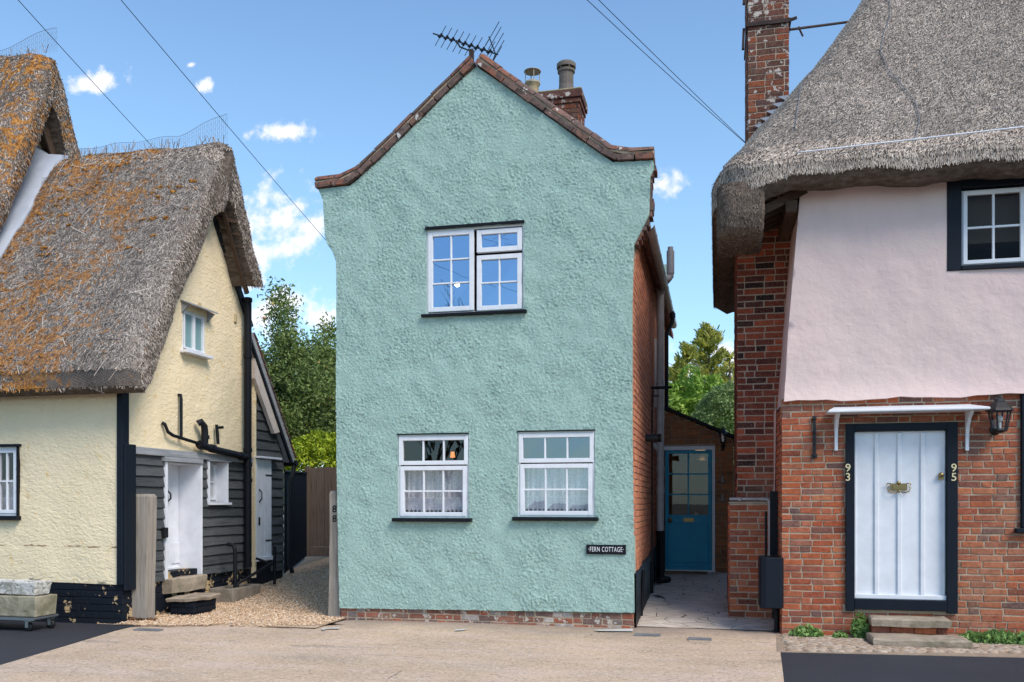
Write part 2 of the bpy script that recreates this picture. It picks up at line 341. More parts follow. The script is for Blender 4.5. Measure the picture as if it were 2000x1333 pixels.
LEAD = M('lead_sheet', .5, .4).col((.32, .36, .43, 1)).bump(M('tmp').noise(1) if False else None, 0) if False else paint('lead_sheet', (.34, .37, .43, 1), .5, .12, .4, bump=.5, ds=3)
def stone_mat(name, c, moss=.5):
    m = M(name, .9, .2); n = m.noise(6, 7, .65); c1 = m.mixc(m.mask(n, .3, .7), c, tuple(x * .55 for x in c[:3]) + (1,))
    n = m.noise(3, 5, .6); c1 = m.mixc(m.math('MULTIPLY', m.mask(n, .55, .7), moss), c1, (.16, .15, .08, 1)); m.col(c1); m.bump(m.noise(22, 6, .7), .9, .012); return m.m
STONE = stone_mat('york_stone', (.46, .37, .28, 1)); CONC = stone_mat('old_concrete', (.30, .25, .20, 1), .4); TROUGH = stone_mat('stone_trough', (.46, .40, .29, 1), .6)
POT_B = stone_mat('buff_pot', (.50, .40, .25, 1), .2); POT_G = stone_mat('grey_pot', (.20, .17, .15, 1), .3)
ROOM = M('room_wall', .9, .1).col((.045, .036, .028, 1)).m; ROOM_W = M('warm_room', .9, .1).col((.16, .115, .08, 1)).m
GLASS_SKY = glass_mat('sky_glass', .55, gc=(.50, .70, .97, 1)); GLASS_LOW = glass_mat('window_glass', .07, (.8, .8, .82, 1)); GLASS_DARK = glass_mat('dark_glass', .008, (.3, .32, .3, 1)); GLASS_CLR = glass_mat('lamp_glass', .12, (.95, .95, .95, 1))
GLASS_FR = M('frosted_glass', .35, .5).col((.20, .33, .35, 1)).m
LACE = lace_mat(); NET = M('sheer_net', .9, .1).col((.75, .74, .76, 1)).m

# ------------------------------------------------------------------ surface builders
def inpoly(P, poly):
    x, y = P[:, 0], P[:, 1]; ins = np.zeros(len(P), bool); n = len(poly)
    for i in range(n):
        x1, y1 = poly[i]; x2, y2 = poly[(i + 1) % n]
        c = ((y1 > y) != (y2 > y)); xi = (x2 - x1) * (y - y1) / ((y2 - y1) or 1e-12) + x1
        ins ^= c & (x < xi)
    return ins
def dens(poly, sp):
    out = []
    for i in range(len(poly)):
        a = poly[i]; b = poly[(i + 1) % len(poly)]; L = math.dist(a, b); k = max(1, int(L / sp))
        for j in range(k): t = j / k; out.append((a[0] + (b[0]-a[0])*t, a[1] + (b[1]-a[1])*t))
    return out
def panel(mb, fr, outline, holes=(), sp=.05, disp=None, depth=.1, smooth=True, rev=None):
    """wall face with openings: a triangulated sheet with relief, its edges and reveals turned back by depth"""
    loops = [dens(outline, sp * 1.5)] + [dens(h, sp * 3) for h in holes]
    pts = []; edges = []
    for lp in loops:
        b = len(pts); pts += lp; edges += [(b + i, b + (i + 1) % len(lp)) for i in range(len(lp))]
    nb = len(pts)
    us = [p[0] for p in outline]; vs = [p[1] for p in outline]
    gu, gv = np.meshgrid(np.arange(min(us), max(us), sp), np.arange(min(vs), max(vs), sp))
    G = np.stack([gu.ravel(), gv.ravel()], 1) + rng.uniform(-sp * .3, sp * .3, (gu.size, 2))
    ok = inpoly(G, outline)
    for h in holes: ok &= ~inpoly(G, h)
    E = np.array(pts)
    G = G[ok]
    keep = np.ones(len(G), bool)
    for i in range(0, len(E)):
        keep &= ((G[:, 0] - E[i, 0])**2 + (G[:, 1] - E[i, 1])**2) > (sp * .45)**2
    G = G[keep]
    allp = [Vector(p) for p in pts] + [Vector(p) for p in G.tolist()]
    r = delaunay_2d_cdt(allp, edges, [], 0, 1e-7, False)
    V = np.array([tuple(v) for v in r[0]]); T = r[2]
    cen = np.array([V[list(t)].mean(0) for t in T]); ok = inpoly(cen, outline)
    for h in holes: ok &= ~inpoly(cen, h)
    d = disp or (lambda u, v: 0.0)
    hv = [d(u, v) for u, v in V]
    mb.add([fr.p(V[i, 0], V[i, 1], hv[i]) for i in range(len(V))], [tuple(t) for t, k in zip(T, ok) if k], smooth)
    for li, lp in enumerate(loops):
        n = len(lp); dd = depth if li == 0 or rev is None else rev
        mb.add([fr.p(u, v, d(u, v)) for u, v in lp] + [fr.p(u, v, -dd) for u, v in lp], [(i, (i+1) % n, n + (i+1) % n, n + i) for i in range(n)])
def nz(u, v, s, k=0.0): return noise.noise(Vector((u * s, v * s, k)))
def rect(u0, u1, v0, v1): return [(u0, v0), (u1, v0), (u1, v1), (u0, v1)]
def bricks(mb, fr, u0, u1, v0, v1, holes=(), course=.072, bl=.225, clip=None, proud=.012, hdr=.25, gap=.010, wob=.003, back=.02, tilt=0.0):
    r = int(round((v1 - v0) / course)); course = (v1 - v0) / r
    for k in range(r):
        va = v0 + k * course; vb = va + course - gap; vm = (va + vb) / 2
        lo, hi = (u0, u1) if clip is None else clip(vm)
        if hi - lo < .03: continue
        u = lo - (bl / 2 if k % 2 else 0) - random.uniform(0, .03)
        while u < hi:
            L = (bl if random.random() > hdr else bl / 2) * random.uniform(.94, 1.06); a, b = max(u, lo), min(u + L - gap, hi); u += L
            if b - a < .02: continue
            segs = [(a, b)]
            for (h0, h1, g0, g1) in holes:
                if vb > g0 + .012 and va < g1 - .012:
                    ns = []
                    for (p, q) in segs:
                        if q <= h0 or p >= h1: ns.append((p, q)); continue
                        if p < h0 - .015: ns.append((p, h0))
                        if q > h1 + .015: ns.append((h1, q))
                    segs = ns
            for (p, q) in segs:
                if q - p < .02: continue
                n = proud + random.uniform(-.0015, .0025); c = .004; j = lambda: random.uniform(-wob, wob)
                w = tilt * ((p + q) / 2 - u0)
                o = [(p + j(), va + j() + w), (q + j(), va + j() + w), (q + j(), vb + j() + w), (p + j(), vb + j() + w)]
                cx, cy = (p + q) / 2, (va + vb) / 2 + w
                inn = [(x + (c if x < cx else -c), y + (c if y < cy else -c)) for x, y in o]
                vs = [fr.p(x, y, -back) for x, y in o] + [fr.p(x, y, n - c) for x, y in o] + [fr.p(x, y, n + random.uniform(-.0015, .0015)) for x, y in inn]
                fs = [(8, 9, 10, 11)] + [(4 + i, 4 + (i+1) % 4, 8 + (i+1) % 4, 8 + i) for i in range(4)] + [(i, (i+1) % 4, 4 + (i+1) % 4, 4 + i) for i in range(4)]
                mb.add(vs, fs)
def weatherboards(mb, fr, u0, u1, v0, v1, holes=(), ex=.115, clip=None, seg=.14, n0=.0):
    r = int(round((v1 - v0) / ex)); ex = (v1 - v0) / r
    for k in range(r):
        va = v0 + k * ex; vb = va + ex + .012; lo, hi = (u0, u1) if clip is None else clip((va + vb) / 2)
        if hi - lo < .04: continue
        segs = [(lo, hi)]
        for (h0, h1, g0, g1) in holes:
            if vb - .03 > g0 and va + .03 < g1:
                ns = []
                for (p, q) in segs:
                    if q <= h0 or p >= h1: ns.append((p, q)); continue
                    if p < h0 - .02: ns.append((p, h0))
                    if q > h1 + .02: ns.append((h1, q))
                segs = ns
        for (p, q) in segs:
            m = max(1, int((q - p) / seg)); ph = random.uniform(0, 50); sag = random.uniform(-.008, .008)
            vs = []
            for i in range(m + 1):
                u = p + (q - p) * i / m; w = nz(u + ph, k, 2.2) * .009 + sag * (i / m - .5) + nz(u, ph, 9) * .003; x = .034 + nz(u, ph, 3) * .006
                for vv, nn in ((vb, .004), (va + .004 + w, x), (va + w, x - .004), (va + w + .004, .0)): vs.append(fr.p(u, vv, n0 + nn))
            fs = []
            for i in range(m):
                for e in range(3): fs.append((i*4+e, (i+1)*4+e, (i+1)*4+e+1, i*4+e+1))
            fs += [(0, 1, 2, 3), (m*4, m*4+1, m*4+2, m*4+3)]
            mb.add(vs, fs)
def scatter_on(V, T, count, fn):
    V = np.asarray(V, float); T = np.asarray(T, int)
    a, b, c = V[T[:, 0]], V[T[:, 1]], V[T[:, 2]]; nr = np.cross(b - a, c - a); ar = np.linalg.norm(nr, axis=1)
    idx = rng.choice(len(T), count, p=ar / ar.sum()); r1 = np.sqrt(rng.random(count)); r2 = rng.random(count)
    P = (1 - r1)[:, None] * a[idx] + (r1 * (1 - r2))[:, None] * b[idx] + (r1 * r2)[:, None] * c[idx]
    return P, nr[idx] / ar[idx][:, None]
def quads_obj(name, P, D, W, mat, parent=None, recalc=False, **kw):
    """P centres, D half length vectors, W half width vectors -> one mesh of separate quads"""
    n = len(P); V = np.stack([P - D - W, P - D + W, P + D + W * .6, P + D - W * .6], 1).reshape(-1, 3)
    org = np.array(ORG.get(parent.name, (0, 0, 0))) if parent else np.zeros(3)
    me = bpy.data.meshes.new(name); me.vertices.add(n * 4); me.vertices.foreach_set('co', (V - org).ravel())
    me.loops.add(n * 4); me.loops.foreach_set('vertex_index', np.arange(n * 4, dtype=np.int32))
    me.polygons.add(n); me.polygons.foreach_set('loop_start', np.arange(0, n * 4, 4, dtype=np.int32)); me.polygons.foreach_set('loop_total', np.full(n, 4, dtype=np.int32))
    me.update(calc_edges=True); me.validate()
    me.materials.append(mat); o = bpy.data.objects.new(name, me); COL.objects.link(o)
    if parent: o.parent = parent
    ORG[o.name] = Vector(org); return tagp(o, **kw)
def unit(a): return a / np.maximum(np.linalg.norm(a, axis=1), 1e-9)[:, None]
def strands(P, Nn, L=.06, W=.0045, spread=.5, lift=.3, down=None):
    n = len(P); d = np.tile(np.array([0, 0, -1.0]), (n, 1)) if down is None else np.tile(np.array(down, float), (n, 1))
    d = d - Nn * np.sum(d * Nn, 1)[:, None]; d = unit(d); s = np.cross(Nn, d)
    ang = rng.normal(0, spread, n)[:, None]; dd = unit(d * np.cos(ang) + s * np.sin(ang) + Nn * rng.uniform(-.05, lift, n)[:, None])
    w = unit(np.cross(dd, Nn) + Nn * rng.uniform(-.6, .6, n)[:, None])
    l = (L * rng.uniform(.5, 1.4, n))[:, None]
    return P + dd * l * .5 + Nn * .004, dd * l * .5, w * (W * rng.uniform(.6, 1.5, n))[:, None]
def grid_mesh(mb, rows, smooth=True, flip=False):
    m = len(rows); n = len(rows[0]); vs = [p for r in rows for p in r]
    fs = [(i*n+j, i*n+j+1, (i+1)*n+j+1, (i+1)*n+j) for i in range(m-1) for j in range(n-1)]
    mb.add(vs, fs, smooth); return vs, fs

def room(x0, x1, y0, y1, z0, z1, mat, parent, name):
    mb = MB(); mb.add([(x0,y0,z0),(x1,y0,z0),(x1,y1,z0),(x0,y1,z0),(x0,y0,z1),(x1,y0,z1),(x1,y1,z1),(x0,y1,z1)], [(0,1,2,3),(4,5,6,7),(1,2,6,5),(2,3,7,6),(3,0,4,7)]); return mb.build(name, mat, parent, recalc=False)
# window: the mesh of one window = its frame, sashes and bars; sub-parts pane, sill, curtain
def window(fr, u0, u1, v0, v1, sashes, parent, mat=None, glass=None, n=.0, fw=.045, sw=.042, bw=.02, label=None, sill=None, sillmat=None, curtain=None, head=None, sash_n=.012):
    mat = mat or WHITE; mb = MB()
    mb.fb(fr, u0, u0 + fw, v0, v1, n - .07, n); mb.fb(fr, u1 - fw, u1, v0, v1, n - .07, n)
    mb.fb(fr, u0 + fw, u1 - fw, v1 - fw, v1, n - .07, n - .001); mb.fb(fr, u0 + fw, u1 - fw, v0, v0 + fw, n - .07, n - .001)
    gl = MB()
    for (a0, a1, b0, b1, cols, rws) in sashes:
        z0, z1 = n - .045, n + sash_n
        mb.fb(fr, a0, a0 + sw, b0, b1, z0, z1); mb.fb(fr, a1 - sw, a1, b0, b1, z0, z1)
        mb.fb(fr, a0 + sw, a1 - sw, b0, b0 + sw, z0, z1 - .001); mb.fb(fr, a0 + sw, a1 - sw, b1 - sw, b1, z0, z1 - .001)
        i0, i1, j0, j1 = a0 + sw, a1 - sw, b0 + sw, b1 - sw
        for c in range(1, cols): x = i0 + (i1 - i0) * c / cols; mb.fb(fr, x - bw/2, x + bw/2, j0, j1, z0 + .01, z1 - .010)
        for r in range(1, rws): y = j0 + (j1 - j0) * r / rws; mb.fb(fr, i0, i1, y - bw/2, y + bw/2, z0 + .012, z1 - .012)
        for c in range(cols):
            for r in range(rws):
                x0, x1 = i0 + (i1 - i0) * c / cols, i0 + (i1 - i0) * (c + 1) / cols; y0, y1 = j0 + (j1 - j0) * r / rws, j0 + (j1 - j0) * (r + 1) / rws
                t = [random.uniform(-.0012, .0012) for _ in range(4)]; g = n - .02
                gl.add([fr.p(x0, y0, g + t[0]), fr.p(x1, y0, g + t[1]), fr.p(x1, y1, g + t[2]), fr.p(x0, y1, g - t[0] + t[1] + t[2] - t[1])], [(0, 1, 2, 3)])
    w = mb.build('window', mat, parent, bevel=.004, label=label)
    gl.build('pane', glass or GLASS_LOW, w, recalc=False)
    if sill:
        s = MB(); s.fb(fr, sill[0], sill[1], sill[2], sill[3], -.04, sill[4]); s.build('sill', sillmat or BLACK, w, bevel=.006)
    if head:
        s = MB(); s.fb(fr, head[0], head[1], head[2], head[3], -.03, head[4]); s.build('head_strip', BLACK, w, bevel=.003)
    if curtain:
        c0, c1, t0, t1 = curtain; cm = MB(); rows = []; nu = 90
        for j in range(13):
            v = t1 + (t0 - t1) * j / 12; row = []
            for i in range(nu + 1):
                u = c0 + (c1 - c0) * i / nu; dv = 0
                if j == 12: dv = .02
                row.append(fr.p(u, v + dv + (.02 if j == 12 else 0), n - .11 + .012 * math.sin(i * .9 + math.sin(i * .13) * 3) * (.4 + .6 * j / 12)))
            rows.append(row)
        grid_mesh(cm, rows); cm.build('net_curtain', LACE, w, recalc=False)
        cm = MB(); nt_ = 16
        for k in range(nt_):
            ua = c0 + (c1 - c0) * k / nt_; ub = c0 + (c1 - c0) * (k + 1) / nt_; um = (ua + ub) / 2; tp = t0 + .20
            cm.add([fr.p(ua, t0 + .06, n - .098), fr.p(um, t0 + .012, n - .098), fr.p(ub, t0 + .06, n - .098), fr.p(ub, tp, n - .098), fr.p(ua, tp, n - .098)], [(0, 1, 2, 3, 4)])
        cm.build('lace_border', LACE, w, recalc=False)
    return w
def text(body, fr, u, v, size, mat, parent, n=.02, ext=.003, font_bold=False, name='lettering', sx=1.0, space=1.0):
    cu = bpy.data.curves.new(name, 'FONT'); cu.body = body; cu.size = size; cu.extrude = ext; cu.space_character = space; cu.align_x = 'CENTER'; cu.align_y = 'CENTER'; cu.offset = .0008 if font_bold else 0
    t = bpy.data.objects.new('tmp', cu); COL.objects.link(t); dg = bpy.context.evaluated_depsgraph_get(); me = bpy.data.meshes.new_from_object(t.evaluated_get(dg)); bpy.data.objects.remove(t)
    mb = MB(); mb.add([fr.p(u + q.co.x * sx, v + q.co.y, n + q.co.z) for q in me.vertices], [tuple(p.vertices) for p in me.polygons]); return mb.build(name, mat, parent)

# ================================================================== SETTING: ground
def gz(y): return .07 * min(max(0.0, y - .15), 9)
def road_mat(name, c, c2, sc=1.0):
    m = M(name, .9, .2); n = m.noise(.9 * sc, 6, .6); k = m.mixc(m.mask(n, .35, .7), c, c2)
    n = m.noise(160, 2, .5); k = m.mixc(m.mask(n, .45, .65), k, m.mixc(1.0, k, (.55, .55, .56, 1), 'MULTIPLY')); n = m.noise(240, 2, .6); k = m.mixc(m.math('MULTIPLY', m.mask(n, .62, .68), .6), k, tuple(min(1, x * 1.9) for x in c[:3]) + (1,))
    m.bump(m.noise(150, 3, .6), .7, .006); return m, k
m, k = road_mat('worn_tarmac', (.72, .52, .36, 1), (.54, .39, .27, 1))
n = m.noise(1.3, 6, .65, (.35, 1.6, 1)); k = m.mixc(m.math('MULTIPLY', m.mask(n, .5, .7), .35), k, (.42, .34, .28, 1))
n = m.noise(3.2, 5, .6, (.22, 1.2, 1)); k = m.mixc(m.math('MULTIPLY', m.mask(n, .64, .67), .5), k, (.24, .21, .19, 1))
n = m.noise(9, 4, .6, (.3, 1.6, 1)); k = m.mixc(m.math('MULTIPLY', m.mask(n, .68, .71), .7), k, (.16, .13, .115, 1)); n = m.noise(2.2, 5, .6, (.4, 1.2, 1)); k = m.mixc(m.math('MULTIPLY', m.mask(n, .45, .65), .45), k, (.66, .50, .42, 1))
v = m.voro(45, 'F1', (1, 1, 1), 'Color'); gg = m.N.new('ShaderNodeSeparateXYZ'); m.L.new(v, gg.inputs[0]); k = m.mixc(m.math('MULTIPLY', m.mask(gg.outputs[0], .75, .95), .45), k, (.20, .17, .15, 1)); k = m.mixc(m.math('MULTIPLY', m.mask(gg.outputs[1], .85, .98), .4), k, (.85, .72, .6, 1))
gy_ = m.N.new('ShaderNodeSeparateXYZ'); m.L.new(m.N.new('ShaderNodeNewGeometry').outputs['Position'], gy_.inputs[0]); nn_ = m.noise(1.2, 5, .6); k = m.mixc(m.math('MULTIPLY', m.mask(m.math('ADD', gy_.outputs[1], m.math('MULTIPLY', nn_, 1.5)), -.05, .75), .6), k, (.22, .18, .155, 1))
e = m.voro(1.1, 'DISTANCE_TO_EDGE', (1, 1, 1)); w = m.noise(2, 3); k = m.mixc(m.math('MULTIPLY', m.mask(e, .006, .003), m.mask(w, .58, .64)), k, (.12, .10, .09, 1))
m.col(k); WORN = m.m
m, k = road_mat('new_tarmac', (.040, .041, .050, 1), (.052, .053, .062, 1)); m.col(k); m.b.inputs['Roughness'].default_value = .75; TAR = m.m
m, k = road_mat('earth_ground', (.22, .20, .17, 1), (.28, .25, .21, 1), .4); m.col(k); EARTH = m.m
mb = MB()
rows = []
for y in [-400, -60, -20, -5, .0, .15, 1, 2, 3, 5, 7, 9.15, 20, 60, 400]:
    rows.append([(x, y, gz(y) - .03) for x in (-400, -60, -20, -10, -6, -3, 0, 2, 5, 10, 40, 400)])
grid_mesh(mb, rows, False); mb.build('ground', EARTH, kind='structure')
def sheet(name, poly, z, mat, sp=.5, relief=None, **kw):
    mb = MB(); n = len(poly)
    fr = Frame((0, 0, 0), (1, 0, 0), (0, 0, 1)); fr.p = lambda u, v, n=0.0: Vector((u, v, z + n))
    panel(mb, fr, poly, sp=sp, disp=relief, depth=.04, smooth=True); return mb.build(name, mat, recalc=False, **(kw or dict(kind='structure')))
def gp(*pp): return [tuple(on_z(x, y, 0).xy) for x, y in pp]
# worn tarmac apron in front of the green cottage, new tarmac either side
eL = gp((243, 1226), (0, 1301)); dL = (eL[1][0] - eL[0][0], eL[1][1] - eL[0][1]); eL2 = (eL[1][0] + dL[0] * 2, eL[1][1] + dL[1] * 2)
eR = gp((1520, 1240), (1532, 1340)); dR = (eR[1][0] - eR[0][0], eR[1][1] - eR[0][1]); eR2 = (eR[1][0] + dR[0] * 4, eR[1][1] + dR[1] * 4)
backL = [(x, y + .22) for x, y in gp((243, 1226), (290, 1222), (420, 1224), (560, 1226), (660, 1226))]; und = lambda u, v: nz(u, v, .7) * .010 - (.12 * max(0, min(.3, v - (-1.1 + .2 * (u + 5.8)) + .02)) if u < -3.7 else 0)
sheet('forecourt_pavement', [eR2, eR[1], eR[0], (1.62, .12), (-.02, .12)] + [(-3.9, -.02)] + backL[::-1] + [eL[1], eL2, (eL2[0] - 2, eR2[1] - 6), (eR2[0], eR2[1] - 6)][:4], .004, WORN, sp=.3, relief=und)
sheet('road', [(-14, -1.02), (eL[0][0] + .08, -1.02), eL[0], eL[1], eL2, (eL2[0], -14), (-14, -14)], .002, TAR, sp=.4)
cob = gp((1522, 1275), (2080, 1279))
sheet('road', [eR[0], (cob[0][0], cob[0][1] + .03), (cob[1][0] + 3, cob[1][1] + .03), (cob[1][0] + 3, -12), eR2, eR[1]], .0, TAR, sp=.4)
# passage paving and gravel drive
def slope_sheet(name, x0, x1, y0, y1, mat, dz=.0, rel=.004, sp=.12, edge=None):
    mb = MB(); rows = []; ny = int((y1 - y0) / sp); nx = int((x1 - x0) / sp)
    for j in range(ny + 1):
        y = y0 + (y1 - y0) * j / ny; r = []
        for i in range(nx + 1):
            x = x0 + (x1 - x0) * i / nx; yy = y + (edge(x) if edge and j == 0 else 0)
            r.append((x, yy, gz(yy) + dz + nz(x, yy, 3) * rel - (.04 if edge and j == 0 else 0)))
        rows.append(r)
    grid_mesh(mb, rows, True); return mb.build(name, mat, recalc=False, kind='structure')
def paving_mat():
    m = M('crazy_paving', .8, .3); v = m.voro(3.4, 'DISTANCE_TO_EDGE', (1, 1.7, .1)); cc = m.voro(3.4, 'F1', (1, 1.7, .1), 'Color')
    g = m.N.new('ShaderNodeSeparateXYZ'); m.L.new(cc, g.inputs[0])
    c = m.ramp(g.outputs[0], [(0, (.55, .47, .40)), (.5, (.66, .57, .48)), (1, (.58, .52, .46))]); n = m.noise(4, 6, .65); c = m.mixc(m.mask(n, .4, .75), c, (.48, .41, .34, 1))
    c = m.mixc(m.mask(v, .018, .008), c, (.10, .075, .06, 1)); m.col(c); m.bump(m.mask(v, 0, .03), .6, .01); m.bump(m.noise(30, 5), .4, .006); return m.m
slope_sheet('passage_paving', 0.0, 1.75, .12, 4.6, paving_mat(), .014)
def gravel_mat(strand=True):
    m = M('gravel', .85, .25); c = m.ramp(m.island() if strand else m.noise(60, 2), [(0, (.18, .11, .07)), (.15, (.55, .35, .20)), (.35, (.70, .50, .32)), (.5, (.45, .30, .19)), (.65, (.76, .58, .40)), (.8, (.48, .26, .13)), (.92, (.65, .52, .39)), (1, (.78, .66, .52))])
    m.col(c); return m.m
GRAV = gravel_mat()
m = M('gravel_bed', .9, .2); m.col(m.ramp(m.noise(80, 3), [(.3, (.30, .20, .13)), (.6, (.60, .44, .30))])); m.bump(m.noise(80, 3), .9, .01)
slope_sheet('gravel_drive', -6.3, -3.55, -1.0, 8.5, m.m, .016, .006, .15, edge=lambda x: -.12 + .2 * (x + 5.8))
def pebbles():
    n = 30000; x = rng.uniform(-6.05, -3.55, n * 2); y = -1.2 + rng.random(n * 2)**1.5 * 8.4
    lim = -1.12 + .2 * (x + 5.8) + .05 * np.sin(x * 5) + .03 * np.sin(x * 17); k = ((x > -5.95) | (y > 3.2)) & (y > lim + rng.exponential(.06, n * 2) - .05) & ~((x > -3.62) & (y > 0)); x, y = x[k][:n], y[k][:n]
    n = len(x); z = .07 * np.clip(y - .15, 0, 9) + .018 + rng.uniform(0, .014, n); s = rng.uniform(.007, .016, n) * (1 + .05 * y)
    base = np.array([(1,0,0),(-1,0,0),(0,1,0),(0,-1,0),(0,0,.7),(0,0,-.7)]); tri = np.array([(0,2,4),(2,1,4),(1,3,4),(3,0,4)])
    V = base[None] * s[:, None, None] * rng.uniform(.6, 1.3, (n, 1, 3)); a = rng.uniform(0, 6.28, n); c, sn = np.cos(a)[:, None], np.sin(a)[:, None]
    X = V[:, :, 0] * c - V[:, :, 1] * sn; Y = V[:, :, 0] * sn + V[:, :, 1] * c; V = np.stack([X + x[:, None], Y + y[:, None], V[:, :, 2] + z[:, None]], 2)
    V = V[:, :5]; T = (tri[None] + (np.arange(n) * 5)[:, None, None]).reshape(-1, 3)
    me = bpy.data.meshes.new('gravel'); me.from_pydata(V.reshape(-1, 3).tolist(), [], T.tolist()); me.materials.append(GRAV); o = bpy.data.objects.new('gravel', me); COL.objects.link(o)
    tagp(o, 'tan gravel stones covering the drive between the two cottages', 'gravel', kind='stuff')
pebbles()
# ================================================================== GREEN COTTAGE
GC = empty('green_cottage', (0, 0, 0), 'narrow sea-green roughcast cottage with steep brick-coped gable and three white windows', 'cottage')
fr0 = front(0.0)
out_px = [(664,1188),(661,1050),(658,900),(657,700),(658,540),(657,512),(650,492),(640,478),(635,460),(633,420),(631,392),(622,370),(684,364),(700,352),(760,296),(820,238),(880,178),(930,130),
          (990,172),(1060,222),(1130,272),(1197,318),(1276,314),(1278,328),(1270,346),(1268,420),(1258,440),(1247,462),(1238,480),(1235,600),(1235,850),(1237,1000),(1239,1197)]
outl = [fu(*p) for p in out_px]
def wr(px0, px1, py0, py1, y=0.0):
    xm, ym = (px0 + px1) / 2, (py0 + py1) / 2; return fu(px0, ym, y)[0], fu(px1, ym, y)[0], fu(xm, py1, y)[1], fu(xm, py0, y)[1]
W1 = wr(833, 1023, 444, 611); W2 = wr(777, 916, 849, 1012); W3 = wr(1011, 1162, 843, 1010)
rough = lambda u, v: (max(-.2, nz(u + .01 * nz(u, v, 9), v * 1.25, 52)) * .0145 + nz(u, v, 85, 4) * .007) * (1 + .7 * nz(u, v, 2.2, 6)) + nz(u, v, 5, 3) * .012 + nz(u, v, 1.3, 9) * .014 + .012
mb = MB(); panel(mb, fr0, outl, [rect(*W1), rect(*W2), rect(*W3)], sp=.0135, disp=rough, depth=.22, rev=.12)
mb.build('front_wall', GREEN_R, GC, recalc=False)
# brick plinth under the render
zt = outl[0][1]; zr = outl[-1][1]; a0, a1 = outl[0][0], 0.0
mb = MB(); bricks(mb, front(.03), a0, a1, -.03, (zt + zr) / 2 + .012, course=.064, hdr=.45, wob=.006, proud=.007, gap=.014); bp = mb.build('brick_plinth', BR_PLIN, GC)
mb = MB(); mb.box(a0 + .004, a1 - .004, .028, .3, -.1, (zt + zr) / 2 + .005); mb.build('plinth_mortar', MORT, bp)
# coping: lower course of brick-on-edge and upper course of half round tiles along the gable
def along(pl, L):
    out = []; acc = [0]
    for i in range(len(pl) - 1): acc.append(acc[-1] + math.dist(pl[i], pl[i+1]))
    tot = acc[-1]; k = int(round(tot / L))
    def at(s):
        for i in range(len(pl) - 1):
            if s <= acc[i+1] + 1e-9: t = (s - acc[i]) / (acc[i+1] - acc[i]); return (pl[i][0] + (pl[i+1][0]-pl[i][0])*t, pl[i][1] + (pl[i+1][1]-pl[i][1])*t)
        return pl[-1]
    return [(at(tot * i / k), at(tot * (i + 1) / k)) for i in range(k)]
def coping(pl, name):
    c = MB()
    for (p, q) in along(pl, .215):
        d = Vector((q[0]-p[0], q[1]-p[1])); L = d.length; d.normalize(); nn = Vector((-d.y, d.x)); nn = nn if nn.y > 0 else -nn
        g = .006; P = Vector(p) + d * g; Q = Vector(q) - d * g; t = .062 + random.uniform(-.006, .006); f = .055 + random.uniform(-.012, .012)
        poly = [P, Q, Q + nn * t, P + nn * t]; c.prism(fr0, [tuple(x) for x in poly], -.30, f)
    mo = MB()
    for (p, q) in along(pl, .30):
        d = Vector((q[0]-p[0], q[1]-p[1])); d.normalize(); nn = Vector((-d.y, d.x)); nn = nn if nn.y > 0 else -nn; P = Vector(p); Q = Vector(q)
        mo.prism(fr0, [tuple(x) for x in (P + nn * .055, Q + nn * .055, Q + nn * .088, P + nn * .088)], -.25, .040)
    for (p, q) in along(pl, .30):
        d = Vector((q[0]-p[0], q[1]-p[1])); d.normalize(); nn = Vector((-d.y, d.x)); nn = nn if nn.y > 0 else -nn
        g = .005; P = Vector(p) + d * g + nn * (.086 + random.uniform(-.004, .004)); Q = Vector(q) - d * g + nn * (.086 + random.uniform(-.004, .004)); r = .082; vs = []
        for X in (P, Q):
            for k in range(9):
                a = math.pi * k / 8; vs.append(fr0.p(*(X + nn * (r * math.sin(a) * .9)), .058 - r*1.6 + r * 1.6 * math.cos(a) ))
        c.add(vs, [(k, k+1, 9+k+1, 9+k) for k in range(8)] + [tuple(range(9)), tuple(range(9, 18))[::-1], (0, 9, 17, 8)])
    o = c.build(name, TILE, GC, jit=.003); mo.build('bedding_mortar', MORT, o, jit=.003); return o
coping([fu(*p) for p in [(618,369),(640,366),(684,362),(700,350),(760,294),(820,236),(880,176),(931,126)]], 'gable_coping')
coping([fu(*p) for p in [(929,126),(990,170),(1060,220),(1130,270),(1197,316),(1277,311)]], 'gable_coping')
# mortar seam under the coping and the ragged right-hand corbel of tiles
mb = MB(); prev = None
cor = [(1279,322),(1272,345),(1270,372),(1271,400),(1269,422),(1262,440),(1251,460),(1242,478)]
for i in range(len(cor) - 1):
    p, q = fu(*cor[i]), fu(*cor[i+1])
    for k in range(2):
        a = p[1] + (q[1] - p[1]) * k / 2; b = p[1] + (q[1] - p[1]) * (k + 1) / 2 + .006; u = p[0] + (q[0]-p[0]) * (k + .5) / 2
        mb.fb(fr0, u - .20, u + .012 + random.uniform(-.01, .018), b, a, -.26, -.028)
mb.build('corbel', TILE, GC, jit=.003)
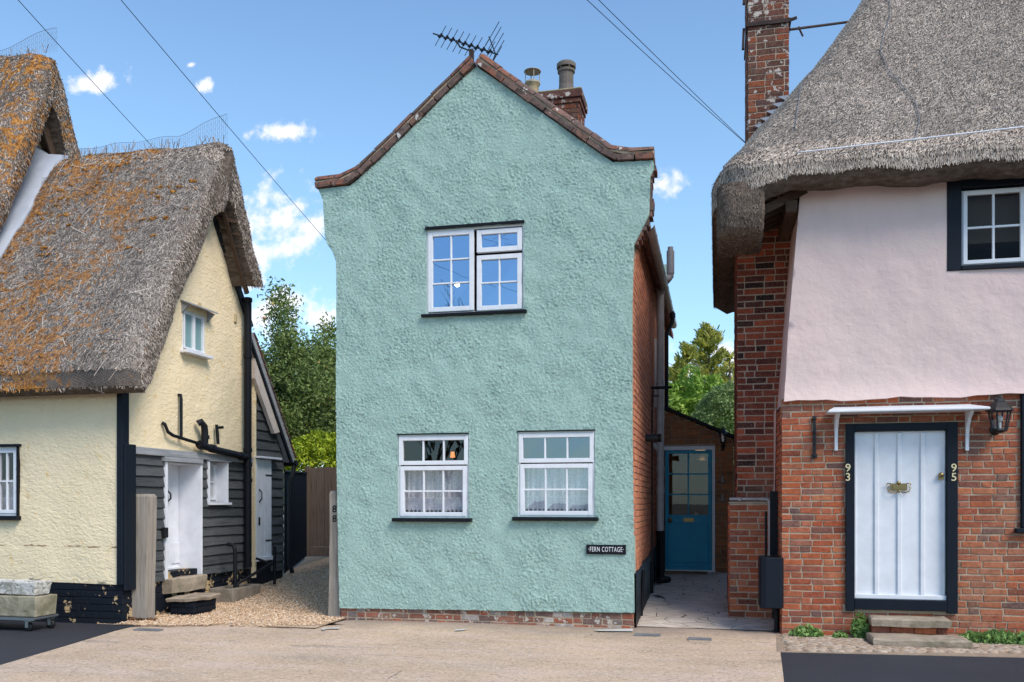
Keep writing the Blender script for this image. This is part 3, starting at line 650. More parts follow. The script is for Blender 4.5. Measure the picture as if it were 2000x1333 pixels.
# right side wall (brick), tarred base, left and back walls, roof, floors
D = 7.2; EZ = 4.72
fs = side(0.0)
SIDEH = [(3.4, 4.1, 2.9, 3.9)]
mb = MB(); bricks(mb, side(-.012), .22, D, .62, EZ + .1, course=.074, hdr=.4, proud=.012, wob=.004); sw_ = mb.build('side_wall', BR_SIDE, GC)
bricks_ = MB(); bricks(bricks_, side(-.012), .03, .22, .62, outl[28][1] - .02, course=.074, hdr=.5, proud=.008); bricks_.build('side_wall', BR_SIDE, GC)
mb = MB(); mb.box(-.16, -.012, .215, D, 0, 5.2); mb.box(-.04, -.012, .03, .215, 0, 3.9); mb.build('wall_mortar', MORT_D, sw_)
mb = MB(); xs = []
for j in range(46):
    y = .02 + (D - .02) * j / 45; t = .62 + gz(y) * .6 + nz(y, 2, 2) * .03; xs.append([( .022 + nz(y, 1, 5)*.006, y, gz(y) - .05), (.022 + nz(y, 5, 5)*.006, y, t), (-.01, y, t + .012)])
grid_mesh(mb, xs); mb.build('tarred_base', BLACK, GC, recalc=False)
mb = MB(); mb.box(a0 + .02, a0 + .2, .2, D, 0, 4.6); mb.box(a0 + .02, 0, D - .2, D, 0, 6); mb.build('rear_walls', GREEN_R, GC)
ridx, ridz = fu(930, 130)[0], fu(930, 130)[1] - .12
mb = MB()
for sgn, ex in ((1, .11), (-1, a0 - .12)):
    ez = EZ - .02 if sgn > 0 else 4.55
    P = [(ridx, .25, ridz), (ridx, D + .1, ridz), (ex, D + .1, ez), (ex, .25, ez)]
    Q = [(x, y, z - .09) for x, y, z in P]; mb.add(P + Q, [(0,1,2,3),(4,7,6,5),(0,4,5,1),(1,5,6,2),(2,6,7,3),(3,7,4,0)])
roof = mb.build('roof', TILE, GC)
mb = MB()   # clay tile undersides over the eave, seen from the passage
y = .26
while y < D:
    x = MB; mb.add([(-.30, y, 5.08), (-.30, y + .155, 5.08), (.09, y + .155, EZ + .0), (.09, y, EZ + .0), (-.30, y, 5.06), (-.30, y+.155, 5.06), (.10, y+.155, EZ - .022), (.10, y, EZ - .022)], [(0,1,2,3),(4,7,6,5),(2,6,7,3),(0,3,7,4),(1,2,6,5)]); y += .165
mb.build('eaves_tiles', TILE, roof, jit=.004)
gm = MB()
def gutter(mb, x, y0, y1, z, r=.062):
    rows = []
    m = 14
    for j in range(m + 1):
        yy = y0 + (y1 - y0) * j / m; rows.append([(x + r * math.cos(t), yy, z + r * math.sin(t)) for t in [math.pi + math.pi * k / 10 for k in range(11)]])
    grid_mesh(mb, rows)
    rows = [[(x + (r-.006) * math.cos(t), yy, z + (r-.006) * math.sin(t)) for t in [math.pi + math.pi * k / 10 for k in range(11)]] for yy in (y0, y1)]
    grid_mesh(mb, rows)
    k = y0 + .4
    while k < y1:
        rows = [[(x + (r+.005) * math.cos(t), yy, z + (r+.005) * math.sin(t)) for t in [math.pi + math.pi * q / 10 for q in range(11)]] for yy in (k, k + .06)]
        grid_mesh(mb, rows); k += .9
gutter(gm, .155, .27, 6.4, EZ - .01); gm.build('gutter', GREYP, GC, recalc=False)
# rooms behind the glass
room(a0 + .25, -.2, .02, 3.2, 2.9, 5.0, ROOM, GC, 'bedroom_interior'); room(a0 + .25, -.2, .02, 3.2, .3, 2.75, ROOM, GC, 'parlour_interior')
# windows
def P4(px0, px1, py0, py1): return wr(px0, px1, py0, py1)
s1 = P4(836, 925, 451, 608); s2 = P4(931, 1019, 447, 491); s3 = P4(931, 1019, 497, 605)
window(fr0, *W1, [(s1[0], s1[1], s1[2], s1[3], 2, 3), (s2[0], s2[1], s2[2], s2[3], 2, 1), (s3[0], s3[1], s3[2], s3[3], 2, 2)], GC, glass=GLASS_SKY, n=-.012, fw=.02, sw=.055,
       sill=(W1[0] - .05, W1[1] + .04, W1[2] - .035, W1[2] - .001, .07), head=(W1[0] - .01, W1[1] + .01, W1[3] + .001, W1[3] + .035, .035), label='wide upper bedroom window of ten panes reflecting blue sky')
for W, b0 in ((W2, 0), (W3, 1)):
    h = W[3] - W[2]; vs = W[2] + h * .63
    window(fr0, *W, [(W[0] + .012, W[1] - .012, vs + .006, W[3] - .02, 3, 1), (W[0] + .03, W[1] - .03, W[2] + .02, vs - .01, 3, 2)], GC, glass=GLASS_LOW if not b0 else glass_mat('pale_glass', .24, (.8, .83, .87, 1), gc=(.75, .88, 1, 1)), n=-.012, fw=.03, sw=.05, sash_n=.015,
           sill=(W[0] - .05, W[1] + .045, W[2] - .045, W[2] - .001, .085), curtain=(W[0] + .03, W[1] - .03, W[2] + .05, vs - .0), head=(W[0] - .005, W[1] + .005, W[3] + .001, W[3] + .014, .028),
           label='ground floor window on the right, pale sky in its top panes' if b0 else 'ground floor window on the left, dark top panes above lace')
# chimney with two pots
CHY = 3.0
c0 = on_y(1052, 190, CHY); c1 = on_y(1130, 190, CHY); ct = on_y(1090, 205, CHY).z; cb = 4.9
mb = MB(); bricks(mb, front(CHY), c0.x, c1.x, cb, ct, course=.075); bricks(mb, side(c1.x), CHY + .01, CHY + .55, cb, ct, course=.075)
ch = mb.build('chimney', BR_LICH, GC); mb = MB(); mb.box(c0.x, c1.x - .001, CHY + .001, CHY + .55, cb, ct)
mb.build('chimney_core', MORT_G, ch)
mb = MB()
for k, (e, h) in enumerate(((.03, .075), (.055, .11))):
    z0 = ct + (0 if k == 0 else .075); mb.box(c0.x - e, c1.x + e, CHY - e, CHY + .55 + e, z0 + .002, z0 + h)
mb.build('chimney_cap', BR_LICH, ch, bevel=.01)
capz = ct + .185
mb = MB(); mb.box(c0.x - .05, c1.x + .05, CHY - .05, CHY + .6, capz, capz + .035); mb.build('mortar_flaunching', POT_B, ch, bevel=.015, jit=.003)
pz = capz + .03
p1 = on_y(1106, 130, CHY + .25); mb = MB(); mb.lathe([(.16, pz), (.155, pz + .03), (.125, pz + .09), (.112, pz + .18), (.112, pz + .36), (.135, pz + .375), (.135, pz + .41), (.12, pz + .42)], (p1.x, CHY + .25, 0), 14, smooth=False)
mb.lathe([(.148, pz + .44), (.150, pz + .50), (.120, pz + .525), (.0, pz + .53)], (p1.x, CHY + .25, 0), 14)
mb.lathe([(.148, pz + .44), (.10, pz + .44)], (p1.x, CHY + .25, 0), 14)
for k in range(6):
    t = k * math.pi / 3; mb.bar((p1.x + .125 * math.cos(t), CHY + .25 + .125 * math.sin(t), pz + .41), (p1.x + .13 * math.cos(t), CHY + .25 + .13 * math.sin(t), pz + .45), .02)
mb.build('chimney_pot', POT_G, ch, label='grey flared chimney pot under a squat cap')
p2 = on_y(1040, 170, CHY + .25); b2 = pz - .12
mb = MB(); mb.lathe([(.16, b2), (.15, b2 + .08), (.115, b2 + .10), (.095, b2 + .34), (.115, b2 + .36), (.12, b2 + .40), (.095, b2 + .41)], (p2.x, CHY + .25, 0), 20); pot = mb.build('chimney_pot', POT_B, ch, label='buff chimney pot with a raised disc cowl')
mb = MB(); mb.lathe([(0, b2 + .60), (.08, b2 + .595), (.13, b2 + .575), (.132, b2 + .565), (0, b2 + .58)], (p2.x, CHY + .25, 0), 22); mb.lathe([(.122, b2 + .37), (.122, b2 + .39)], (p2.x, CHY + .25, 0), 20)
for k in range(4):
    t = k * math.pi / 2 + .4; mb.bar((p2.x + .11 * math.cos(t), CHY + .25 + .11 * math.sin(t), b2 + .36), (p2.x + .11 * math.cos(t), CHY + .25 + .11 * math.sin(t), b2 + .58), .012)
mb.build('cowl', paint('cowl_metal', (.38, .34, .26, 1), .5, .1), ch)
# pipes on the side wall
SX = .10; py_ = 3.3
mb = MB(); zt_ = on_x(1288, 560, SX).z; zt_ = 1.46 + (980 - 565) / F * 13.4
mb.tube([(SX, py_, .95), (SX, py_, zt_)], .056, 14)
for z in (zt_ - .02, 3.2, 1.95, 1.62): mb.tube([(SX, py_, z - .05), (SX, py_, z + .05)], .064, 14)
mb.tube([(SX, py_, zt_), (SX, py_, zt_ + .02), (SX + .02, py_, zt_ + .05), (SX + .10, py_, zt_ + .12), (SX + .15, py_, zt_ + .18), (SX + .15, py_, zt_ + .26)], [.056, .056, .054, .05, .05, .05], 12)
mb.tube([(SX + .15, py_, zt_ + .22), (SX + .15, py_, zt_ + .56)], .058, 14); mb.tube([(SX + .15, py_, zt_ + .56), (SX + .15, py_, zt_ + .62)], .042, 10)
mb.tube([(-.02, py_ - .3, zt_ + .12), (.10, py_ - .22, zt_ + .12), (.18, py_ - .05, zt_ + .12), (.24, py_, zt_ + .16)], [.07, .07, .06, .05], 12)
mb.tube([(-.02, py_, 2.30), (.02, py_, 2.3), (SX, py_, 2.2)], .045, 10)
so_ = mb.build('soil_pipe', GREYP, GC)
mb = MB(); mb.tube([(SX, py_, gz(py_) + .02), (SX, py_, 1.0)], .062, 12); mb.tube([(SX + .02, py_ - .1, gz(py_) + .12), (SX + .02, py_ - .1, 1.0)], .034, 10)
for z in (.4, .95): mb.tube([(SX, py_, z), (SX, py_, z + .07)], .072, 12)
mb.tube([(SX - .02, py_ - .2, .30), (SX + .02, py_ - .05, .30), (SX + .12, py_ + .08, .28)], .05, 10); mb.build('pipe_base', BLACK, so_)
mb = MB(); mb.tube([(.03, 2.55, .45), (.03, 2.55, 2.98)], .013, 8); mb.tube([(.03, 2.55, 2.97), (.12, 2.6, 2.97)], .012, 8); mb.build('copper_pipe', RUST, GC)
mb = MB(); mb.tube([(-.02, 2.7, 3.10), (.30, 2.7, 3.10)], .020, 10); mb.tube([(.03, 2.7, 3.1), (.03, 2.7, 2.9)], .012, 8); mb.build('pipe_bracket', BLACK, GC)
mb = MB(); v = on_x(1257, 850, .0); mb.tube([(-.02, 1.7, v.z - .02), (.17, 1.7, v.z - .02)], .05, 12); mb.lathe([(.03, .0), (.058, .0), (.055, .04)], (.17, 1.7, v.z - .02), 12, 'x'); mb.build('wall_vent', IRON, GC)
mb = MB(); x2 = .16; y2 = 5.0
mb.tube([(x2 + .04, y2, EZ - .05), (x2 + .04, y2, EZ - .22), (x2 - .06, y2, EZ - .42), (x2 - .06, y2, 2.9)], .036, 10); mb.tube([(x2 + .04, y2, EZ - .08), (x2 + .04, y2, EZ - .16)], .05, 10); mb.build('downpipe', BLACK, GC)
mb = MB(); mb.tube([(.02, .75, .0), (.05, .75, .62)], .02, 8); mb.box(.022, .06, 2.35, 2.42, .1, .62); mb.build('cable_cover', BLACK, GC)
mb = MB(); mb.fb(side(.0), 3.5, 4.0, 2.9, 3.95, -.02, .03); mb.build('side_window_frame', WHITE, GC, bevel=.004)
# ---- porch with blue door across the passage
PY = 4.53; fp = front(PY); PZ = gz(PY)
dl, dr = fu(1299, 1000, PY)[0], fu(1390, 1000, PY)[0]; dz0, dz1 = fu(1345, 1113, PY)[1], fu(1345, 880, PY)[1]; fl, frr = dl - .02, fu(1397, 1000, PY)[0]; fz1 = fu(1345, 872, PY)[1]
pr = fu(1432, 900, PY)[0]; zl, zrr = fu(1297, 797, PY)[1], fu(1438, 858, PY)[1]
topf = lambda u: zl + (zrr - zl) * (u - 0) / (pr)
mb = MB()
def pclip(v):
    hi = min(pr, (v - zl) / (zrr - zl) * pr) if v > zrr else pr
    return (.0, hi)
bricks(mb, fp, 0, pr, .1, zl, [(fl, frr, 0, fz1)], course=.075, clip=pclip, proud=.012); pw = mb.build('porch_wall', BR_PORCH, GC)
mb = MB(); mb.prism(fp, [(0, .1), (fl, .1), (fl, fz1), (frr, fz1), (frr, .1), (pr - .004, .1), (pr - .004, zrr - .0), (0, zl)], -.15, 0.0); mb.build('porch_mortar', MORT_D, pw)
mb = MB(); mb.box(pr - .1, pr, PY + .15, PY + 2, 0, zrr); mb.build('porch_wall', BR_PORCH, GC)
mb = MB(); Pp = [(-.0, zl + .02), (pr + .1, zrr - .02), (pr + .1, zrr + .03), (-.0, zl + .07)]
mb.prism(fp, Pp, -2.2, .06); mb.build('porch_roof', BLACK, GC)
mb = MB(); mb.fb(fp, frr - .004, frr - .05, dz0 - .02, fz1, -.1, .016); mb.fb(fp, fl, frr - .05, dz1 + .005, fz1, -.1, .0155); mb.fb(fp, fl, frr, dz0 - .05, dz0 - .002, -.1, .03); mb.build('door_frame', WHITE, GC, bevel=.003)
door = MB()
def rel(px, py): return fu(px, py, PY)
gy0, gy1 = rel(1345, 1006)[1], rel(1345, 886)[1]; gx0, gx1 = rel(1306, 900)[0], rel(1383, 900)[0]
door.fb(fp, dl, gx0, dz0, dz1, -.06, -.012); door.fb(fp, gx1, dr, dz0, dz1, -.06, -.012); door.fb(fp, gx0, gx1, gy1, dz1, -.06, -.013); door.fb(fp, gx0, gx1, dz0, gy0, -.06, -.013)
gm_ = (gx0 + gx1) / 2; door.fb(fp, gm_ - .012, gm_ + .012, gy0, gy1, -.055, -.016)
for k in (1, 2): y = gy0 + (gy1 - gy0) * k / 3; door.fb(fp, gx0, gx1, y - .012, y + .012, -.053, -.018)
q0, q1 = rel(1345, 1098)[1], rel(1345, 1024)[1]
for (a, b, c, d) in ((gx0 - .02, gx1 + .02, q1, q1 + .012), (gx0 - .02, gx1 + .02, q0 - .012, q0), (gx0 - .02, gx0 - .008, q0, q1), (gx1 + .008, gx1 + .02, q0, q1)): door.fb(fp, a, b, c, d, -.02, -.004)
door.fb(fp, dl, dr, dz0 + .0, dz0 + .05, -.02, .02)
dd = door.build('door', TEAL, GC, bevel=.004)
mb = MB(); mb.fb(fp, gx0, gx1, gy0, gy1, -.042, -.038); mb.build('pane', glass_mat('door_glass', .03, (.9, .88, .85, 1)), dd)
k = rel(1309, 1016); mb = MB(); mb.sphere(fp.p(k[0], k[1], .04), .038, 12, 8); mb.tube([fp.p(k[0], k[1], -.012), fp.p(k[0], k[1], .03)], .018, 8); mb.build('door_knob', BRASS, dd)
k = rel(1345, 1016); mb = MB(); mb.fb(fp, k[0] - .085, k[0] + .085, k[1] - .035, k[1] + .035, -.013, -.004); mb.fb(fp, k[0] - .06, k[0] + .06, k[1] - .02, k[1] + .018, -.004, .006); mb.build('letter_plate', BRASS, dd, bevel=.004)
# hall seen through the door: pale panelled wall, small warm lamp
mb = MB(); mb.box(.0, pr - .1, PY + 1.6, PY + 1.64, .2, zrr); mb.box(.0, .02, PY + .15, PY + 1.6, .2, 2.6); mb.box(.02, pr - .12, PY + .15, PY + 1.6, .2, .3); mb.box(.02, pr - .12, PY + .15, PY + 1.6, zrr - .1, zrr - .05)
for i in range(5): mb.box(.08 + i * .2, .10 + i * .2, PY + 1.57, PY + 1.6, .3, zrr - .1)
mb.build('hall_interior', ROOM_W, GC)
hl = rel(1360, 886); mb = MB(); mb.lathe([(0, 0), (.10, .0), (.085, .035), (0, .05)], (hl[0] + .05, PY + .8, zrr - .16), 16); mb.build('ceiling_lamp', emit_mat('warm_lamp', (1, .66, .30, 1), 5.0), GC)
mb = MB(); a_ = Vector((hl[0] + .1, PY + 1.0, zrr - .3)); mb.lathe([(.02, .12), (.06, .1), (.16, .0)], a_, 14); mb.tube([a_ + Vector((0,0,.1)), a_ + Vector((0,0,.2))], .008, 6); mb.build('pendant_shade', IRON, GC)
mb = MB(); a_ = Vector((gm_ + .1, PY + 1.1, 1.1)); mb.sphere(a_, .12, 10, 8, (.8, .8, 1.4)); mb.build('hanging_coat', paint('grey_cloth', (.42, .42, .46, 1), .9), GC, jit=.008)
mb = MB(); k = rel(1411, 1060); 
for (px, py) in ((1411, 937), (1411, 973)):
    k = rel(px, py); mb.fb(fp, k[0] - .02, k[0] + .02, k[1] - .05, k[1] + .05, .01, .03)
mb.build('bell_plate', paint('bell_plate', (.30, .29, .27, 1), .5), GC, bevel=.004)
# wall lanterns
class WM(MB):
    c = None; w = 1.0
    def build(s, *a, **k):
        if s.c is not None: s.v = [(s.c[0] + (x - s.c[0]) * s.w, s.c[1] + (y - s.c[1]) * s.w, z) for x, y, z in s.v]
        return MB.build(s, *a, **k)
def lantern(fr, u, v, h, label, wide=1.0, low=True):
    s = h / .5; E = empty('wall_lantern', fr.p(u, v, 0), label, 'lantern', None)
    c = fr.p(u, v, .13 * s * wide); WM.c = (c.x, c.y); WM.w = wide; mb = WM()
    mb.lathe([(.055*s, -.20*s + .0), (.062*s, -.19*s), (.058*s, -.17*s)], c, 6, smooth=False)
    for k in range(6):
        t = 2*math.pi*k/6; a = c + Vector((.056*s*math.cos(t), .056*s*math.sin(t), -.18*s)); b = c + Vector((.085*s*math.cos(t), .085*s*math.sin(t), .02*s)); mb.bar(a, b, .012*s)
    mb.lathe([(.0, -.22*s), (.03*s, -.21*s), (.058*s, -.185*s), (0, -.18*s)], c, 6, smooth=False)
    mb.lathe([(.085*s, .02*s), (.115*s, .02*s), (.105*s, .045*s), (.06*s, .11*s), (.045*s, .125*s), (.04*s, .15*s), (.015*s, .165*s), (.012*s, .19*s), (0, .20*s)], c, 6, smooth=False); mb.build('lamp_cage', IRON, E)
    mb = WM(); mb.lathe([(.052*s, -.178*s), (.080*s, .02*s)], c, 6, smooth=False); mb.build('lamp_glass', GLASS_CLR, E, recalc=False)
    mb = MB(); mb.sphere(c + Vector((0, 0, -.06*s)), .034*s, 10, 8, (1, 1, 1.2)); mb.tube([c + Vector((0,0,-.17*s)), c + Vector((0,0,-.1*s))], .018*s, 8); mb.build('bulb', paint('bulb_glass', (.75, .74, .70, 1), .2), E)
    mb = MB()
    if not low: mb.tube([c + Vector((0,0,-.19*s)), fr.p(u, v - .19*s, .0)], .016, 8); mb.lathe([(0, -.02), (.05*s, -.02), (.06*s, .0)], fr.p(u, v - .17*s, .0), 14, 'y'); mb.build('bracket', IRON, E); return E
    mb.tube([c + Vector((0,0,-.2*s)), c + Vector((0,0,-.27*s)), fr.p(u, v - .30*s, .07*s), fr.p(u, v - .27*s, .02)], .012*s, 8)
    mb.lathe([(0, -.03), (.04*s, -.03), (.05*s, -.012), (.05*s, 0)], fr.p(u, v - .27*s, .0), 14, 'y'); mb.lathe([(0, -.02), (.036*s, -.02), (.036*s, .0)], fr.p(u, v - .34*s, .0), 14, 'y'); mb.build('bracket', IRON, E); return E
k = rel(1412, 850); lantern(fp, k[0], k[1], .34, 'small black hexagonal lantern on the porch wall right of the blue door')
k = fu(1223, 1074); kk = fu(1146, 1074)
NP = empty('name_plate', fr0.p((k[0] + kk[0]) / 2, k[1], .02), 'black house name plate with white capitals low on the green render', 'name plate')
mb = MB(); h2 = .055; mb.fb(fr0, kk[0], k[0], k[1] - h2, k[1] + h2, .02, .040); mb.build('plate', BLACK, NP, bevel=.002)
text('\u00b7FERN COTTAGE\u00b7', fr0, (k[0] + kk[0]) / 2, k[1], .080, WHITE, NP, n=.042, ext=.0015, sx=.58, space=1.16)
mat_ = MB(); d0 = on_z(1300, 1124, PZ).x; mat_.box(.05, .78, PY - .32, PY - .05, PZ - .005, PZ + .022); mat_.build('doormat', paint('coir', (.22, .13, .07, 1), .95, .3, bump=.8), None, label='brown coir mat on the paving before the blue door', cat='doormat', bevel=.005)
# lit lamps behind the glass
mb = MB(); c = on_y(893, 556, 1.2); mb.sphere(c, .034, 12, 8); PL = mb.build('pendant_lamp', emit_mat('globe_glow', (1, .85, .62, 1), 9.0), None, label='glowing round pendant lamp behind the upper green-cottage window', cat='lamp')
mb = MB(); mb.tube([c + Vector((0,0,.04)), (c.x, c.y, 5.0)], .004, 6); mb.build('flex', BLACK, PL)
c = on_y(884, 888, 1.0); mb = MB(); mb.lathe([(.034, -.04), (.024, .035)], c, 12); TL = mb.build('table_lamp', emit_mat('amber_glow', (1, .36, .09, 1), .8), None, label='small amber lamp glowing in the left ground floor window', cat='lamp')
mb = MB(); mb.lathe([(.03, -.25), (.012, -.2), (.010, -.05)], c, 10); mb.build('lamp_base', IRON, TL)
# TV aerial
AE = empty('television_aerial', on_y(925, 120, .4), 'dark multi-element television aerial on the green cottage ridge', 'aerial')
mb = MB(); A0 = on_y(846, 66, .9); A1 = on_y(972, 107, .4); mb.bar(A0, A1, .016); d = (A1 - A0); dn = d.normalized(); sd_ = Vector((.45, .85, .12)).normalized(); up_ = Vector((.55, 0, .8)).normalized(); sd2 = Vector((.6, -.35, .62)).normalized()
for k in range(9):
    p = A0 + d * (.12 + .85 * k / 9); l = .14
    mb.bar(p - sd2 * l, p + sd2 * l, .006); mb.bar(p - dn * .05 - UP * .02, p + dn * .05 + UP * .02, .024, .01); mb.bar(p - sd2 * .03, p + sd2 * .035, .024, .012)
r0 = on_y(955, 72, .35); r1 = on_y(968, 106, .35); r2 = on_y(961, 124, .35); mb.bar(r0, r1, .014); mb.bar(r1, r2, .014)
for t, (p, q) in ((.1, (r0, r1)), (.4, (r0, r1)), (.75, (r0, r1)), (.3, (r1, r2)), (.95, (r1, r2))): c = p.lerp(q, t); mb.bar(c - sd2 * .10, c + sd2 * .22, .006)
m0 = on_y(892, 80, .55); m1 = on_y(898, 92, .5); m2 = on_y(921, 101, .45); mb.tube([m0, m1, m2, Vector((m2.x, m2.y, m2.z - .35))], .011, 8); mb.build('antenna_elements', IRON, AE)
mb = MB(); mb.box(m2.x - .025, m2.x + .025, m2.y - .03, m2.y + .03, m2.z - .1, m2.z + .02); mb.build('mast_clamp', RUST, AE)
# ================================================================== YELLOW COTTAGE
XW = -5.966; YF = -.99
YC = empty('yellow_cottage', (XW, YF, 0), 'pale yellow cottage with orange-mossed thatch and black weatherboards beside the gravel drive', 'cottage')
fY = front(YF); sY = side(XW)
yz = su
mb = MB()
apx = yz(405, 390, XW); b0z = .47; topL = 2.9
endu = yz(478, 600, XW)[0]; endz = yz(475, 600, XW)[1]
dent = lambda u, v: nz(u, v, 9) * .007 + nz(u, v, 2, 5) * .012
gable = [(YF, 1.85), (1.95, 1.55), (2.02, 4.25), (endu, endz), (apx[0], apx[1] + .05), (YF, topL)]
UW = (yz(356, 700, XW)[0], yz(400, 700, XW)[0], yz(378, 690, XW)[1], yz(378, 612, XW)[1])
DO = (yz(319, 1000, XW)[0], yz(388, 1000, XW)[0], .5, yz(345, 902, XW)[1]); WO = (yz(404, 940, XW)[0], yz(440, 940, XW)[0], yz(425, 982, XW)[1], yz(425, 902, XW)[1])
trz0 = yz(262, 876, XW)[1]; 
gable = [(YF, trz0 + .0), (1.98, trz0 - .0), (2.02, 4.1), (endu, endz), (apx[0], apx[1] + .05), (YF, topL)]
panel(mb, sY, gable, [rect(*UW)], sp=.05, disp=dent, depth=.2, rev=.1); mb.build('gable_wall', YELLOW, YC, recalc=False)
FWn = (-8.05, fu(36, 940, YF)[0], fu(20, 1008, YF)[1], fu(20, 873, YF)[1])
mb = MB(); panel(mb, fY, [(-12, b0z + .08), (XW, b0z), (XW, 3.1), (-12, 3.1)], [rect(*FWn)], sp=.06, disp=dent, depth=.2, rev=.09); mb.build('front_wall', YELLOW, YC, recalc=False)
mb = MB(); mb.box(-12, XW - .01, YF + .02, YF + .2, -.1, b0z + .08); mb.box(XW - .22, XW - .012, YF + .2, 2.0, -.1, .55); 
bricks(mb, front(YF + .02), -9, XW, -.02, b0z + .01, course=.08, wob=.005, proud=.008); bricks(mb, side(XW - .012), YF + .02, 2.0, -.02, b0z, course=.08, wob=.005, proud=.006); mb.build('tarred_plinth', PLINTH_Y, YC)
mb = MB(); mb.fb(sY, YF - .012, YF + .10, .47, topL + .0, -.005, .03); mb.fb(fY, XW - .05, XW + .03, .47, topL, .0, .03)
mb.fb(sY, YF - .016, YF + .19, .40, trz0 + .04, .03, .06); mb.build('corner_board', NAVY, YC, bevel=.008)
mb = MB(); weatherboards(mb, sY, YF + .2, 1.93, .45, trz0 - .06, [(DO[0], DO[1], 0, DO[3]), (WO[0], WO[1], WO[2], WO[3])], ex=.135); mb.build('weatherboarding', BOARDS, YC)
mb = MB()   # wall core behind the boards, with the door and window recesses
for (a, b, c, d) in ((YF + .2, DO[0] - .001, .45, trz0), (DO[0], DO[1], DO[3], trz0), (DO[1] + .001, WO[0], .45, trz0), (WO[0], WO[1], .45, WO[2]), (WO[0], WO[1], WO[3], trz0), (WO[1], 2.0, .45, trz0)): mb.fb(sY, a, b, c, d, -.3, 0.0)
mb.build('wall_core', NAVY, YC)
mb = MB(); mb.fb(sY, YF + .19, 1.98, trz0 - .07, trz0 + .02, -.01, .06); mb.fb(sY, DO[0] - .06, DO[1] + .0, DO[3] - .01, DO[3] + .05, -.01, .075); mb.fb(sY, WO[0] - .03, WO[1] + .06, WO[3] - .005, WO[3] + .035, -.01, .065); mb.build('drip_board', GREYW, YC, bevel=.005)
# recessed door 1
mb = MB(); mb.fb(sY, DO[0] - .012, DO[0] + .035, DO[2] - .1, DO[3], -.3, .045); mb.fb(sY, DO[1] - .015, DO[1] + .02, DO[2] - .12, DO[3], -.32, .05); mb.fb(sY, DO[0], DO[1], DO[3] - .03, DO[3] - .012, -.3, .0); fdr = mb.build('door_frame', WHITE_D, YC, bevel=.004)
mb = MB(); 
n = 5
for i in range(n):
    a = DO[0] + .04 + (DO[1] - DO[0] - .06) * i / n; b = DO[0] + .04 + (DO[1] - DO[0] - .06) * (i + 1) / n - .004; mb.fb(sY, a, b, DO[2] + .02, DO[3] - .03, -.33, -.29 + .002 * (i % 2))
mb.fb(sY, DO[0] + .04, DO[1] - .02, DO[2], DO[2] + .07, -.32, -.26); mb.fb(sY, DO[1] - .2, DO[1] - .02, .62, .9, -.29, -.275)
dr1 = mb.build('door', WHITE_D, YC, bevel=.003, label='white boarded side door set back behind a white reveal')
mb = MB(); cx = DO[0] + .45
mb.fb(sY, cx - .012, cx + .012, 1.4, 1.65, -.29, -.27); mb.tube([sY.p(cx + .01, 1.62, -.27), sY.p(cx + .05, 1.56, -.23), sY.p(cx + .05, 1.5, -.23), sY.p(cx + .01, 1.44, -.27)], .012, 8); mb.fb(sY, cx - .02, cx + .03, 1.02, 1.18, -.29, -.268); mb.fb(sY, cx - .012, cx + .012, 1.72, 1.76, -.29, -.268); mb.build('handle', IRON, dr1)
mb = MB(); mb.fb(sY, DO[0] - .09, DO[0] - .02, 1.0, 1.13, .03, .09); mb.build('key_safe', IRON, YC, bevel=.008)
# recessed window
mb = MB(); mb.fb(sY, WO[1] - .012, WO[1] + .01, WO[2] - .0, WO[3], -.16, .048); mb.fb(sY, WO[0] - .02, WO[0] + .012, WO[2], WO[3], -.16, .045); mb.fb(sY, WO[0] - .02, WO[1] + .06, WO[2] - .035, WO[2] - .0, -.16, .075); mb.build('window_reveal', WHITE_D, YC, bevel=.004)
window(sY, WO[0] + .012, WO[1] - .012, WO[2], WO[3], [(WO[0] + .04, WO[1] - .04, WO[2] + .03, WO[3] - .03, 2, 2)], YC, mat=WHITE_D, glass=M('net_glass', .3, .5).col((.45, .46, .48, 1)).m, n=-.13, fw=.03, sw=.035, label='small white casement low in the black weatherboards')
# upper window with small canopy
w = window(sY, *UW, [(UW[0] + .03, (UW[0] + UW[1]) / 2, UW[2] + .03, UW[3] - .02, 1, 1), ((UW[0] + UW[1]) / 2, UW[1] - .03, UW[2] + .03, UW[3] - .02, 1, 1)], YC, glass=GLASS_FR, n=.0, fw=.022, sw=.024, sill=(UW[0] - .05, UW[1] + .05, UW[2] - .04, UW[2], .11), sillmat=WHITE_D, label='small frosted white window high in the yellow gable')
mb = MB(); P = [(UW[0] - .04, UW[3] + .09), (UW[1] + .10, UW[3] + .09)]
mb.add([sY.p(UW[0] - .05, UW[3] + .10, .0), sY.p(UW[1] + .09, UW[3] + .10, 0), sY.p(UW[1] + .09, UW[3] + .05, .15), sY.p(UW[0] - .05, UW[3] + .05, .15), sY.p(UW[0] - .05, UW[3] + .12, .0), sY.p(UW[1] + .09, UW[3] + .12, 0), sY.p(UW[1] + .09, UW[3] + .07, .15), sY.p(UW[0] - .05, UW[3] + .07, .15)], [(0,1,2,3),(4,7,6,5),(0,4,5,1),(1,5,6,2),(2,6,7,3),(3,7,4,0)])
for u in (UW[0] - .03, UW[1] + .05): mb.prism(Frame(sY.p(u, 0, 0), (1, 0, 0), (0, 1, 0)), [(0, UW[3] - .06), (.11, UW[3] + .05), (0, UW[3] + .10)], 0, .03)
mb.build('window_canopy', GREYW, YC)
mb = MB()
for (px, py) in ((459, 622), (388, 600)): k = yz(px, py, XW); mb.fb(sY, k[0] - .03, k[0] + .03, k[1] - .06, k[1] + .06, 0, .025)
mb.build('air_vent', paint('vent_buff', (.55, .44, .26, 1), .7), YC, bevel=.006)
